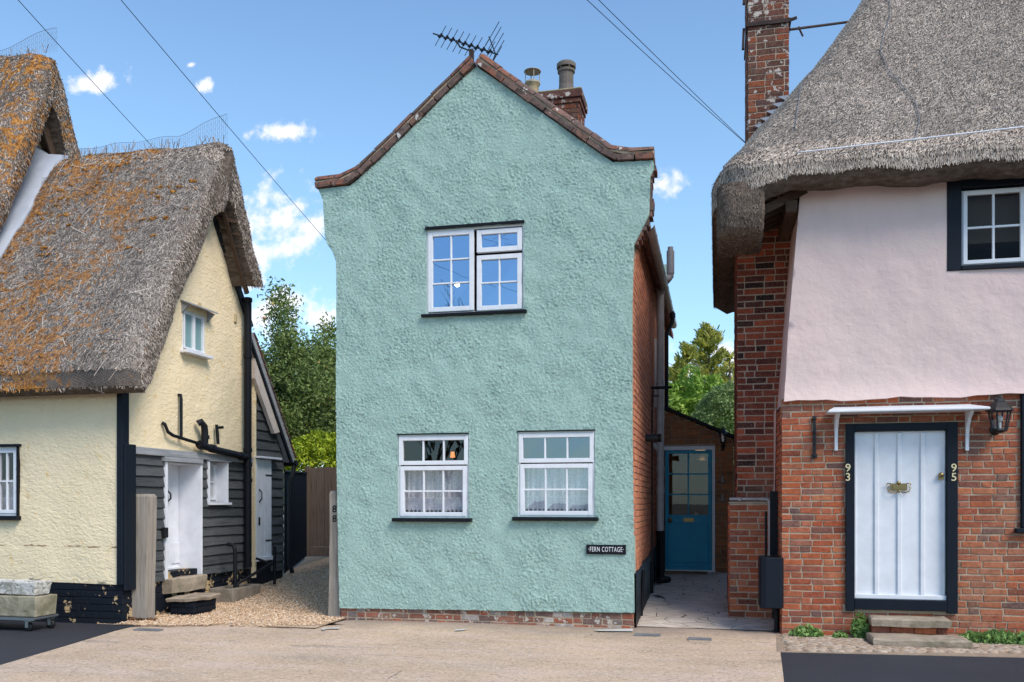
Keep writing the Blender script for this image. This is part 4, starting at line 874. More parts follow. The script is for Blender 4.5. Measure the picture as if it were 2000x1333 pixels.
# front window
w = window(fY, *FWn, [(FWn[0] + .03, (FWn[0]+FWn[1])/2, FWn[2] + .03, FWn[3] - .03, 2, 2), ((FWn[0]+FWn[1])/2, FWn[1] - .02, FWn[2] + .03, FWn[3] - .03, 2, 2)], YC, glass=GLASS_LOW, n=.0, fw=.04, sw=.045, sill=(FWn[0] - .05, FWn[1] + .04, FWn[2] - .05, FWn[2], .08), head=(FWn[0] - .06, FWn[1] + .05, FWn[3], FWn[3] + .03, .06), curtain=(FWn[0], FWn[1], FWn[2] + .03, FWn[2] + .45), label='white front window at the left edge with a black sill')
mb = MB(); mb.fb(fY, FWn[1] - .004, FWn[1] + .02, FWn[2], FWn[3], -.02, .03); mb.build('window_surround', BLACK, YC)
room(FWn[0] - .3, FWn[1] + .2, YF + .05, YF + 1.5, .6, 2.6, ROOM, YC, 'front_room_interior')
# soil pipes
mb = MB()
def sp(px, py, n=.07): k = yz(px, py, XW + n); return Vector((XW + n, k[0], k[1]))
v0 = sp(484, 582); mb.tube([sp(484, 582, .11), sp(484, 1098, .11)], .055, 12)
for py in (583, 693, 876, 905, 935): mb.tube([sp(484, py, .11), sp(484, py + 7, .11)], .066, 12)
mb.build('soil_stack', BLACK, YC)
mb = MB(); mb.tube([sp(388, 868, .11), sp(420, 879, .11), sp(482, 893, .11)], .05, 12)
for px, py in ((390, 869), (412, 876), (470, 891)): mb.tube([sp(px, py, .11), sp(px + 6, py + 1.5, .11)], .060, 12)
mb.tube([sp(400, 866, .11), sp(400, 845, .11), sp(399, 833, .11), sp(393, 824, .10), sp(386, 828, .06)], [.048, .046, .046, .044, .044], 12); mb.tube([sp(401, 858, .11), sp(401, 851, .11)], .056, 12)
mb.tube([sp(316, 826, .02), sp(322, 829, .05), sp(328, 844, .06), sp(338, 851, .06), sp(386, 866, .1)], .022, 10)
mb.tube([sp(348, 772, .0), sp(353, 772, .05), sp(354, 780, .06), sp(354, 856, .06)], .020, 10)
mb.tube([sp(423, 830, .06), sp(426, 868, .08)], .022, 10); mb.tube([sp(423, 836, .0), sp(436, 835, .1)], .02, 8); mb.build('waste_pipe', BLACK, YC)
mb = MB(); mb.tube([sp(484, 1098, .11), sp(484, 1108, .11)], .06, 10); mb.build('drain_shoe', BLACK, YC)
# thatch: lower roof, profile in (y, z)
def thatch(prof_out, prof_in, x0, x1, name, parent, matb, mats, count, flare=None, nx=26, xlo=None):
    """straight thatched roof between x0 and x1 with thick cut verges; profiles run from the front eave over the ridge to the back"""
    def rs(pl, n):
        acc = [0]
        for i in range(len(pl)-1): acc.append(acc[-1] + math.dist(pl[i], pl[i+1]))
        return [(np.interp(acc[-1]*k/n, acc, [p[0] for p in pl]), np.interp(acc[-1]*k/n, acc, [p[1] for p in pl])) for k in range(n+1)]
    PO = rs(prof_out, 60); PI = rs(prof_in, 30); rows = []
    # normals of the outer profile
    for i in range(nx + 1):
        t = i / nx; x = x0 + (x1 - x0) * t; r = []
        e = (max(0, (t - (1 - .35 / (x1 - x0))) * (x1 - x0) / .35)) ** 2   # round off towards the right verge
        for j, (y, z) in enumerate(PO):
            a = PO[max(0, j-1)]; b = PO[min(60, j+1)]; dy, dz = b[0]-a[0], b[1]-a[1]; L = math.hypot(dy, dz); nn = (-dz / L, dy / L)
            w = nz(x * 1.0, y + z, 1.6) * .05 + nz(x, y + z, 5) * .018 - e * .13
            xx = x if xlo is None else max(x, 0) if False else x
            if i == 0 and xlo: xx = xlo(z)
            elif xlo: xx = xlo(z) + (x1 - xlo(z)) * t
            xx2 = xx + (flare(y, z) if flare else 0) * t
            r.append((xx2 + (nz(y, z, 3) * .03 if i == nx else 0), y + nn[0] * w, z + nn[1] * w))
        rows.append(r)
    mb = MB(); Vs, Fs = grid_mesh(mb, rows)
    o = mb.build(name, matb, parent, recalc=False)
    # verge end face and underside
    mb = MB(); last = rows[-1]; PI2 = rs(prof_in, 60); xe = [p[0] for p in last]
    vf = [[last[j], (xe[j] + .02, last[j][1]*.8 + PI2[j][0]*.2, last[j][2]*.8 + PI2[j][1]*.2), (xe[j] + .0, last[j][1]*.3 + PI2[j][0]*.7, last[j][2]*.3 + PI2[j][1]*.7), (xe[j] - .06, PI2[j][0], PI2[j][1])] for j in range(61)]
    grid_mesh(mb, vf)
    und = [[(xe[j] - .06, PI2[j][0], PI2[j][1]), (x0, PI2[j][0], PI2[j][1])] for j in range(61)]; grid_mesh(mb, und, False)
    for J in (0, 60):
        grid_mesh(mb, [[(rows[i][J]) for i in range(nx + 1)], [(rows[i][J][0], PI2[J][0], PI2[J][1]) for i in range(nx + 1)]], False)
    mb.build('cut_edge', CUT, o, recalc=False)
    T = []
    for f in Fs: T += [(f[0], f[1], f[2]), (f[0], f[2], f[3])]
    P, Nn = scatter_on(Vs, T, count, None); up = np.where(Nn[:, 2:3] < 0, -1, 1); Nn = Nn * up
    A, B, C_ = strands(P, Nn, .044, .0046, .5, .16); quads_obj('straw', A, B, C_, mats, o)
    # ragged straw on the verge face
    V2 = [p for r in vf for p in r]; T2 = []
    for i in range(60):
        for j in range(3): a = i*4+j; T2 += [(a, a+1, a+5), (a, a+5, a+4)]
    P, Nn = scatter_on(V2, T2, int(count * .10), None); Nn = np.where(Nn[:, 0:1] < 0, -Nn, Nn); A, B, C_ = strands(P, Nn, .036, .0034, .5, .5); quads_obj('verge_straw', A, B, C_, mats, o)
    return o, rows
RZ = 6.42; RY = .78
po = [(-1.38, 2.78), (-1.40, 3.0), (-1.22, 3.28), (-.9, 3.78), (-.2, 4.88), (.35, 5.78), (.60, 6.22), (RY, RZ), (.95, 6.25), (1.18, 5.75), (1.5, 5.05), (1.72, 4.66)]
pi = [(-1.18, 2.72), (-.95, 2.88), (-.3, 3.86), (.3, 4.78), (.78, 5.62), (.84, 5.66), (.95, 5.55), (1.30, 4.92), (1.48, 4.60)]
LR, rowsL = thatch(po, pi, -9.6, -5.58, 'thatched_roof', YC, BASE_Y, STRAW_Y, 105000, nx=34, xlo=lambda z: -9.7 if z < 5 else -9.7 + (z - 5) * .75, flare=lambda y, z: -.10 + .16 * max(0, min(1, (4.5 - z) / 1.6)) if y < RY else 0.02)
def net_sheet(fn, nu, nv, par, w=.0014):
    # diamond wire netting pinned over the thatch: fn(i, j) gives the point of the net knot
    K = [[np.array(fn(i, j + (.5 if i % 2 else 0))) for j in range(nv + 1)] for i in range(nu + 1)]
    A = []; B = []
    for i in range(nu):
        for j in range(1, nv):
            a = K[i][j]; o = 0 if i % 2 else -1
            A.append(a); B.append(K[i+1][j]); A.append(a); B.append(K[i+1][j + (1 if i % 2 else -1)])
    A = np.array(A); B = np.array(B); D_ = (B - A) / 2; side_ = unit(np.cross(D_, np.array(CAM) - (A + B) / 2))
    quads_obj('netting', (A + B) / 2, D_, side_ * w, NETM, par)
NETM = M('thatch_netting_wire', .6, .3, .3).col((.22, .215, .21, 1)).m
def moss_lumps(rows, n, parent):
    mb = MB(); k = 0
    for _ in range(n * 6):
        i = random.randrange(len(rows) - 1); j = random.randrange(2, 38); p = Vector(rows[i][j]).lerp(Vector(rows[i+1][j]), random.random())
        if nz(p.x * 1.1, p.z * 1.1, 1, 4.0) + .25 * random.random() < .12: continue
        s = random.uniform(.014, .032)
        for q in range(3): mb.sphere(p + Vector((random.uniform(-.03, .03), -.01, random.uniform(-.02, .02))), s * random.uniform(.6, 1), 7, 4, (1.3, .8, .7))
        k += 0; k += 1
        if k > n: break
    m = M('orange_moss', .95, .1); m.col(m.ramp(m.noise(18, 4), [(.3, (.24, .09, .02)), (.5, (.46, .19, .035)), (.75, (.60, .30, .07))])); m.bump(m.noise(90, 3), 1, .02)
    mb.build('moss', m.m, parent, jit=.005)
moss_lumps(rowsL, 110, LR)
def roof_pt(rows, off=.022):
    nx_, ny_ = len(rows) - 1, len(rows[0]) - 1; arr = np.array(rows)
    def f(u, v):
        u = min(max(u, 0), .9999) * nx_; v = min(max(v, 0), .9999) * ny_; i, j = int(u), int(v); a, b = u - i, v - j
        p = arr[i, j] * (1-a) * (1-b) + arr[i+1, j] * a * (1-b) + arr[i, j+1] * (1-a) * b + arr[i+1, j+1] * a * b
        return p + np.array([.25, -.75, .6]) * off
    return f
Vl = [p for q in rowsL for p in q[:40]]; Tl = []
for i in range(len(rowsL) - 1):
    for j in range(39): a = i * 40 + j; Tl += [(a, a+1, a+41), (a, a+41, a+40)]
P, Nn = scatter_on(Vl, Tl, 420, None); Nn = np.where(Nn[:, 2:3] < 0, -Nn, Nn); A, B, C_ = strands(P + Nn * .012, Nn, .20, .0042, 1.1, .06); quads_obj('loose_straw', A, B, C_, STRAW_P, LR)
fL = roof_pt(rowsL); net_sheet(lambda i, j: fL(i / 112, j / 120 * .62), 112, 120, LR)
MR, rowsM = thatch([(-1.6, 3.0), (-1.62, 3.2), (-1.2, 3.95), (-.2, 6.05), (.25, 7.15), (.48, 7.75), (.66, 7.93), (.84, 7.75), (1.1, 7.1), (1.5, 6.1), (2.2, 4.8)],
                   [(-1.4, 3.0), (-1.2, 3.2), (-.3, 5.0), (.3, 6.25), (.66, 7.15), (.70, 7.18), (.9, 6.75), (1.3, 5.9), (1.9, 4.8)], -13, -8.28, 'thatched_roof', YC, BASE_Y, STRAW_Y, 60000)
LR['label'] = 'lower thatched roof thick with orange moss'; MR['label'] = 'taller thatched roof rising at the left edge'
mb = MB(); mb.prism(side(-8.75), [(-1.0, 2), (2.0, 2), (1.9, 4.9), (.75, 7.1), (.6, 7.1), (-1.0, 3.4)], -.2, 0); mb.build('upper_gable_wall', YELLOW, YC)
mb = MB()
for k, off in enumerate((.0, .11, .22)): mb.bar((-8.70 + k * .12, .95, 6.75 - off), (-8.70 + k*.12, 1.35, 5.9 - off), .06, .09)
mb.bar((-8.55, .70, 7.05), (-8.55, 1.2, 6.2), .03, .2); mb.build('gable_rafters', BEAM, YC)
mb = MB()   # barge and rafters under the lower verge
mb.bar((XW + .02, .86, 5.63), (XW + .02, 1.98, 4.1), .05, .10); mb.build('bargeboard', NAVY, YC)
mb = MB()
for k in range(6): t = k / 6; y = .98 + .6 * t; z = 5.45 - .9 * t; mb.bar((XW, y, z), (-5.62, y + .05, z - .07), .04, .05)
mb.bar((XW + .2, .86, 5.62), (XW + .2, 1.55, 4.5), .05, .06); mb.build('verge_battens', BEAM, YC)
# lead flashing between the two roofs
mb = MB(); rows = []
for k in range(15):
    t = k / 14; y = -1.05 + (RY + .1 + 1.05) * t; z = np.interp(y, [p[0] for p in po[2:8]], [p[1] for p in po[2:8]])
    rows.append([(-8.95, y, z + .55), (-8.75 + .02*math.sin(k), y, z + .22), (-8.55, y, z + .09 + .015*math.sin(k*2)), (-8.30 + .06*t + .02 * math.sin(k * 1.3), y, z + .065), (-8.29 + .06*t, y, z - .03)])
grid_mesh(mb, rows); mb.build('lead_flashing', LEAD, YC, recalc=False)
# ridge netting stands proud of the thatch: wires and posts
WIRE = M('galvanised_wire', .5, .5, .8).col((.30, .31, .33, 1)).m
def netting(pts, name, hfun, par):
    mb = MB(); top = []
    for i, p in enumerate(pts): top.append(Vector(p) + Vector((0, 0, hfun(i / (len(pts) - 1)))))
    for i in range(len(pts) - 1): mb.bar(top[i], top[i+1], .004)
    for i, p in enumerate(pts):
        mb.bar(p, top[i], .0022)
        if i < len(pts) - 1:
            m = Vector(pts[i+1]); 
            for k in range(1, 4): mb.bar(Vector(p).lerp(top[i], k/4), m.lerp(top[i+1], (k + (1 if i % 2 else -1) * .5)/4), .0018)
    return mb.build(name, WIRE, par, recalc=False)
netting([(-8.25 + 2.62 * i / 90, RY, RZ - .02) for i in range(91)], 'ridge_netting', lambda t: .10 + .08 * t + (.22 * max(0, (t - .72) / .28)) + .015 * math.sin(t * 23), LR)
netting([(-10.2 + 1.95 * i / 60, .66, 7.88) for i in range(61)], 'ridge_netting', lambda t: .12 + .05 * math.sin(t * 9) + .2 * t * t, MR)
mb = MB(); V = []
for i in range(90):
    x = random.uniform(-8.2, -5.65); a = Vector((x, RY + random.uniform(-.1, .1), RZ - .03)); mb.bar(a, a + Vector((random.uniform(-.07, .07), random.uniform(-.03, .03), random.uniform(.05, .15))), .006)
for i in range(30):
    x = random.uniform(-10, -8.3); a = Vector((x, .66, 7.88)); mb.bar(a, a + Vector((random.uniform(-.06, .06), 0, random.uniform(.05, .14))), .006)
mb.build('ridge_twigs', thatch_mat('twigs', TH_GREY[:4]), LR)
# lean-to behind: boarded, tiled catslide
LZ0, LZ1 = 3.98, 2.17; LY0, LY1 = 1.83, 3.18
sl = lambda y: LZ0 + (LZ1 - LZ0) * (y - LY0) / (LY1 - LY0)
LE = yz(552, 1000, XW)[0]; D2 = (yz(497, 1000, XW)[0], yz(528, 1000, XW)[0], yz(512, 1095, XW)[1], yz(512, 898, XW)[1])
mb = MB(); 
lclip = lambda v: (2.10, min(LE, LY0 + (LZ0 - .2 - v) / (LZ0 - LZ1) * (LY1 - LY0)))
weatherboards(mb, sY, 2.10, LE, .35, 3.6, [(D2[0], D2[1], 0, D2[3])], ex=.15, clip=lclip); mb.build('weatherboarding', BOARDS, YC)
mb = MB(); mb.prism(sY, [(2.0, .1), (LE, .1), (LE, sl(LE) - .1), (2.0, sl(2.0) - .12)], -.12, .0); mb.build('wall_core', NAVY, YC)
mb = MB(); mb.fb(sY, 2.03, 2.10, .3, 3.55, -.01, .045); mb.build('corner_post', YELLOW, YC)
mb = MB()
for i in range(4): a = D2[0] + .02 + (D2[1] - D2[0] - .04) * i / 4; b = D2[0] + .02 + (D2[1] - D2[0] - .04) * (i+1) / 4 - .005; mb.fb(sY, a, b, D2[2] + .06, D2[3], .0, .034)
mb.fb(sY, D2[0] - .04, D2[0] + .015, D2[2], D2[3], 0, .05); mb.fb(sY, D2[0], D2[1], D2[2], D2[2] + .06, .0, .075); d2 = mb.build('door', WHITE_D, YC, bevel=.003, label='narrow white ledged door in the boarded lean-to')
mb = MB()
for v in (D2[2] + .3, D2[3] - .25): mb.fb(sY, D2[1] - .22, D2[1] - .01, v, v + .02, .034, .044)
mb.fb(sY, D2[0] + .06, D2[0] + .09, 1.1, 1.22, .034, .05); mb.tube([sY.p(D2[0] + .08, 1.45, .034), sY.p(D2[0] + .08, 1.5, .08), sY.p(D2[0] + .08, 1.6, .08), sY.p(D2[0] + .08, 1.65, .034)], .01, 6); mb.build('handle', IRON, d2)
mb = MB(); mb.fb(sY, 2.06, D2[1] + .12, D2[3] + .01, D2[3] + .04, -.01, .14); mb.build('door_hood', WHITE_D, YC, bevel=.004)
mb = MB(); x0_, x1_ = -9.0, -5.82
P = [(x0_, LY0, LZ0), (x1_, LY0, LZ0), (x1_, LY1, LZ1), (x0_, LY1, LZ1)]; mb.add(P + [(x, y - .05, z - .07) for x, y, z in P], [(0,1,2,3),(4,7,6,5),(0,4,5,1),(1,5,6,2),(2,6,7,3),(3,7,4,0)]); lr = mb.build('lean_to_roof', GREYW, YC)
mb = MB(); nrow = 17; u_ = (Vector((0, LY1, LZ1)) - Vector((0, LY0, LZ0))) / nrow; nr = Vector((0, -u_.z, u_.y)).normalized(); nr = nr if nr.z > 0 else -nr
for r in range(nrow):
    x = x1_ + .02
    while x > -7.5:
        a = Vector((x, LY0, LZ0)) + u_ * r; a.x = x; j = random.uniform(0, .008)
        b = a + u_ * 1.15; V = [a + nr * .012, a + nr * .012 + Vector((-.155, 0, 0)), b + nr * (.035 + j) + Vector((-.155, 0, 0)), b + nr * (.035 + j)]
        mb.add(V + [v - nr * .014 for v in V], [(0,1,2,3),(4,7,6,5),(0,4,5,1),(1,5,6,2),(2,6,7,3),(3,7,4,0)]); x -= .16
mb.build('roof_tiles', TILE, lr, jit=.002)
mb = MB(); mb.prism(side(x1_ - .05), [(LY0 + .02, LZ0 - .03), (LY1 + .0, LZ1 + .02), (LY1 - .08, LZ1 - .1), (LY0 - .0, LZ0 - .20)], 0, .035); mb.build('bargeboard', NAVY, YC)
mb = MB(); mb.prism(Frame((XW, 0, 0), (0, 1, 0), (1, 0, 0)), [(1.95, sl(1.95) - .08), (2.74, sl(2.74) - .08), (2.74, 2.57), (2.56, 2.53), (1.95, sl(1.95) - .5)], .05, .11); mb.build('soffit_board', paint('soffit_pinkish', (.60, .52, .47, 1), .8), YC)
mb = MB(); gy = LY1 - .02; mb.tube([(XW - 1, gy + .05, LZ1 - .08), (XW + .17, gy + .05, LZ1 - .08)], .05, 10); mb.tube([(XW + .12, gy + .05, LZ1 - .1), (XW + .12, gy - .02, LZ1 - .3), (XW + .10, LE + .06, LZ1 - .35), (XW + .10, LE + .06, .45), (XW + .16, LE + .02, .3)], .036, 10)
mb.build('downpipe', BLACK, YC)
# steps, trough, stones, rail by the side doors
def slab(name, x0, x1, y0, y1, z0, z1, mat, label, cat, sp=.05, wob=.02, group=None):
    mb = MB(); nx = max(3, int((x1-x0)/.06)); ny = max(3, int((y1-y0)/.06)); s = random.uniform(0, 99)
    def pt(i, j, z, inset=0):
        x = x0 + (x1-x0)*i/nx; y = y0 + (y1-y0)*j/ny
        ex = nz(x + s, y, 4) * wob; ey = nz(x, y + s, 4) * wob
        if i in (0, nx): x += ex + (inset if i == 0 else -inset)
        if j in (0, ny): y += ey + (inset if j == 0 else -inset)
        return (x, y, z + nz(x + s, y, 5) * wob * .5)
    top = [[pt(i, j, z1, .012) for j in range(ny+1)] for i in range(nx+1)]; grid_mesh(mb, top)
    ring = [(i, 0) for i in range(nx)] + [(nx, j) for j in range(ny)] + [(i, ny) for i in range(nx, 0, -1)] + [(0, j) for j in range(ny, 0, -1)]
    lv = [[pt(i, j, z1, .012) for i, j in ring], [pt(i, j, z1 - .015) for i, j in ring], [pt(i, j, (z0+z1)/2, .003) for i, j in ring], [pt(i, j, z0, .012) for i, j in ring]]
    n = len(ring)
    for a in range(3): mb.add(lv[a] + lv[a+1], [(k, (k+1)%n, n+(k+1)%n, n+k) for k in range(n)])
    return mb.build(name, mat, None, recalc=2, label=label, cat=cat, group=group)
slab('doorstep', XW - .25, XW + .14, DO[0] - .02, DO[1] + .0, .28, .47, STONE, 'upper worn stone step tight under the recessed white side door', 'step', wob=.03)
slab('step_slab', XW + .12, XW + .52, DO[0] - .12, DO[0] + .52, .20, .25, STONE, 'thin grey slab step on black bricks below the recessed side door', 'step', wob=.04)
mb = MB(); fr_ = front(DO[0] - .06); bricks(mb, fr_, XW + .15, XW + .48, -.02, .195, proud=.01); bricks(mb, side(XW + .46), DO[0] - .05, DO[0] + .46, -.02, .195, proud=.01); mb.box(XW + .14, XW + .455, DO[0] - .055, DO[0] + .46, -.05, .195); mb.build('brick_block', BR_BLACK, None, label='stack of black painted bricks carrying the thin slab step', cat='brick base')
# drain trough
tx0, tx1, ty0, ty1 = XW + .05, XW + .42, .78, 1.55
mb = MB(); 
mb.box(tx0, tx1, ty0, ty0 + .06, 0, .26); mb.box(tx0, tx1, ty1 - .06, ty1, 0, .26); mb.box(tx1 - .06, tx1, ty0 + .06, ty1 - .06, 0, .259); mb.box(tx0, tx0 + .05, ty0 + .06, ty1 - .06, 0, .259); mb.box(tx0 + .05, tx1 - .06, ty0 + .06, ty1 - .06, 0, .12)
mb.build('drain_trough', CONC, None, bevel=.015, jit=.004, label='low concrete drain surround under the weatherboards beside the rail', cat='drain')
mb = MB(); c = on_z(497, 1118, .13); mb.lathe([(.15, -.05), (.16, .08), (.14, .2), (.10, .26), (0, .28)], (c.x, c.y, .05), 10); mb.build('corner_stone', CONC, None, jit=.008, label='rounded guard stone at the foot of the black soil stack', cat='stone')
mb = MB()
A = on_z(443, 1130, .2); zb = .18
X0 = Vector((XW + .33, 1.0, zb)); mb.tube([X0, X0 + Vector((0, 0, .60)), X0 + Vector((-.03, 0, .67)), X0 + Vector((-.12, 0, .68))], .028, 10)
X1 = Vector((XW + .30, 1.12, .30)); X2 = Vector((XW + .34, 2.0, .52)); mb.tube([X1 - Vector((0,0,.12)), X1, X2], .025, 10); mb.tube([Vector((XW + .34, 2.12, .2)), Vector((XW + .34, 2.12, .78))], .024, 10); mb.tube([Vector((XW + .1, 2.0, .6)), X2, Vector((XW + .34, 2.12, .54))], .02, 8)
mb.build('pipe_rail', BLACK, None, label='black tubular rail and bent upright beside the soil stack', cat='rail')
# gate, fence
FYN = 6.0
g0 = on_z(561, 1090, gz(4.6)); 
mb = MB(); y0_, y1_ = 3.35, 5.2; p0 = on_y(554, 1000, 3.4); p1 = on_y(598, 1000, FYN - .4); vs = []; n = 60
rows = []
for i in range(n + 1):
    t = i / n; x = p0.x + (p1.x - p0.x) * t; y = p0.y + (p1.y - p0.y) * t; o = .012 * math.cos(i * math.pi / 1.5); rows.append([(x + o, y, gz(y) + .02), (x + o, y, 1.46 + (980 - 920 - 4*t) / F * (1.5 + (y - CAM.y) * .985))])
grid_mesh(mb, rows, False); zt1 = rows[0][1][2]; mb.bar(rows[0][1], rows[-1][1], .03); mb.build('corrugated_screen', NAVY, None, label='black corrugated metal screen between lean-to and wooden fence', cat='screen', recalc=False)
fF = front(FYN); fx0 = fu(597, 1000, FYN)[0]; fzt = fu(625, 914, FYN)[1]; fzb = gz(FYN)
FE = empty('wooden_fence', (fx0, FYN, fzb), 'weathered brown board fence closing the end of the gravel drive', 'fence')
mb = MB(); x = fx0 + .1
while x < -2.9:
    w_ = random.uniform(.14, .17); t = fzt + random.uniform(-.01, .01) + .02 * (x - fx0); mb.fb(fF, x, x + w_ - .006, fzb + .16, t, .0, .02 + random.uniform(0, .006)); x += w_
mb.build('boards', FENCEW, FE, bevel=.003)
mb = MB(); mb.fb(fF, fx0, fx0 + .1, fzb - .05, fzt + .02, -.03, .05); mb.build('post', FENCEW, FE, bevel=.006)
mb = MB(); mb.fb(fF, fx0 + .1, -2.9, fzb - .02, fzb + .155, .0, .03); mb.build('gravel_board', FENCEW, FE, bevel=.004)
# oak posts
def post(px, py0, py1, w, label, y=None):
    b = on_z(px, py1, 0.0) if y is None else on_y(px, py1, y); E = MB(); Y = (b - CAM).dot(FW); zt = 1.46 + (980 - py0) / F * Y; h = w / 2; rows = []
    for k in range(16):
        z = -.03 + (zt - .04 + .03) * k / 15; tw = .012 * math.sin(z * 2.1 + px)
        rows.append([Vector((b.x + sx * h + tw + nz(z, sx, 3) * .006, b.y + sy * h, z)) for sx, sy in ((-1,-1),(1,-1),(1,1),(-1,1),(-1,-1))])
    grid_mesh(E, rows, False); e = rows[-1][:4]; c = Vector((b.x + rows[-1][0].x * 0 + .0, b.y, zt)); c.x = (e[0].x + e[1].x) / 2
    ch = [v.lerp(c, .18) + Vector((0, 0, .025)) for v in e]; E.add(e + ch, [(i, (i+1)%4, 4+(i+1)%4, 4+i) for i in range(4)] + [(4,5,6,7)])
    return E.build('oak_post', OAK, None, recalc=2, label=label, cat='post'), b, zt
post(281, 964, 1214, .195, 'pale square oak post standing at the corner of the yellow cottage')
po2, b2_, zt2 = post(659, 958, 1214, .16, 'dark weathered oak post tight against the left edge of the green cottage', y=.14)
# carved numerals on that post
fpost = front(b2_.y - .085)
for zz_, s_ in ((995, '8'), (1014, '8')):
    k = fu(654, zz_, b2_.y - .075); text(s_, fpost, k[0], k[1], .12, BLACK, po2, n=.002, ext=.001, font_bold=True, name='numeral')
# trolley with troughs
c = on_z(43, 1234, 0.0); ty = c.y
TR = empty('platform_trolley', (c.x - .4, ty + .2, 0), 'low platform trolley on castors parked before the yellow wall', 'trolley')
tx1 = on_y(70, 1210, ty - .02).x; tx0 = tx1 - 1.3
mb = MB(); mb.box(tx0, tx1, ty - .03, ty + .34, .135, .165); mb.build('deck', paint('trolley_deck', (.10, .11, .12, 1), .5), TR, bevel=.01)
mb = MB(); mb.box(tx0 + .01, tx1 - .01, ty - .036, ty - .029, .130, .155); mb.build('edge_trim', STEEL, TR)
for (x, y) in ((tx1 - .14, ty + .03), (tx1 - .06, ty + .28), (tx0 + .1, ty + .05), (tx0 + .1, ty + .28)):
    mb = MB(); mb.lathe([(0, -.018), (.045, -.018), (.052, -.012), (.052, .012), (.045, .018), (0, .018)], (x, y, .052), 18, 'y'); cs = mb.build('castor', IRON, TR)
    mb = MB(); mb.box(x - .02, x + .02, y - .03, y - .022, .045, .13); mb.box(x - .02, x + .02, y + .022, y + .03, .045, .13); mb.box(x - .03, x + .03, y - .03, y + .03, .12, .134); mb.build('fork', STEEL, cs)
hx = tx0 + .3; xh = on_y(1, 1100, ty + .5).x; zh = .64
mb = MB(); mb.tube([(xh - .02, ty + .32, .15), (xh - .02, ty + .32, .56), (xh - .05, ty + .32, .66), (xh - .15, ty + .32, .70)], .015, 8); mb.build('handle_bar', IRON, TR)
def trough(x0, x1, y0, y1, z0, z1, mat, label, tilt=0, lip=.05):
    mb = MB(); 
    def ring(e, z): return [Vector((x, y, z + (x - x1) * tilt)) for x, y in ((x0+e, y0+e), (x1-e, y0+e), (x1-e, y1-e), (x0+e, y1-e))]
    L = [ring(.02, z0), ring(0, z1), ring(lip, z1), ring(lip + .01, z0 + .05)]
    vs = [v for r in L for v in r]; mb.add(vs, [(3,2,1,0), (12,13,14,15)] + [(a*4+i, a*4+(i+1)%4, (a+1)*4+(i+1)%4, (a+1)*4+i) for a in range(3) for i in range(4)])
    return mb.build('stone_trough', mat, None, bevel=.012, jit=.004, label=label, cat='trough')
trough(tx0 + .2, tx1 + .03, ty - .05, ty + .30, .168, .40, TROUGH, 'grey-green mossy stone trough lying on the trolley deck')
def carved():
    m = M('carved_white', .85, .2); w = m.noise(9, 3, .5, (1, 1, 1), dist=2.5); m.col(m.mixc(m.mask(w, .45, .6), (.60, .58, .54, 1), (.36, .33, .28, 1))); m.bump(w, 1, .02); return m.m
trough(tx0 + .3, tx1 - .01, ty - .02, ty + .25, .405, .55, carved(), 'pale patterned trough stacked on the mossy stone one', tilt=-.02)
# ================================================================== PINK COTTAGE
PYF = -.08; fP = front(PYF)
PC = empty('pink_cottage', (1.62, PYF, 0), 'pink thatched cottage with red brick ground floor and white plank door', 'cottage')
pu = lambda px, py: fu(px, py, PYF)
bx0 = pu(1527, 1000)[0]; jz = lambda px: pu(px, 785 - (px - 1530) * .04)[1]
jz0 = pu(1532, 787)[1]; jz1 = pu(1995, 770)[1]
DF = (pu(1651, 1000)[0], pu(1869, 1000)[0], pu(1760, 1192)[1], pu(1760, 827)[1]); DL = (pu(1668, 1000)[0], pu(1848, 1000)[0], pu(1760, 1171)[1], pu(1760, 842)[1])
RW = (pu(1993, 900)[0], pu(1993, 900)[0] + 1.0, pu(1993, 1032)[1], pu(1993, 770)[1])
mb = MB(); bricks(mb, fP, bx0, 5.2, .0, (jz0 + jz1) / 2 + .03, [(DF[0], DF[1], DF[2], DF[3]), (RW[0], RW[1], RW[2], RW[3])], course=.0705, bl=.225, hdr=.42, wob=.005, proud=.006, gap=.013); bw_ = mb.build('brick_wall', BR_PINK, PC)
mb = MB(); bricks(mb, side(bx0) if False else Frame((bx0, 0, 0), (0, 1, 0), (-1, 0, 0)), PYF + .02, 1.1, 0, 2.5, course=.0705, hdr=.4, proud=.012); mb.build('side_wall', BR_PINK, PC)
mb = MB(); zt_ = (jz0 + jz1) / 2 + .03
for (a, b, c, d) in ((bx0 + .002, DF[0], -.1, zt_), (DF[0], DF[1], DF[3], zt_), (DF[0], DF[1], -.1, DF[2]), (DF[1], RW[0], -.1, zt_), (RW[0], RW[1], -.1, RW[2]), (RW[1], 5.2, -.1, zt_)): mb.fb(fP, a, b, c, d, -.2, 0)
mb.box(bx0 + .002, bx0 + .1, PYF + .2, 1.1, -.1, 2.5); mb.build('wall_mortar', MORT, bw_)
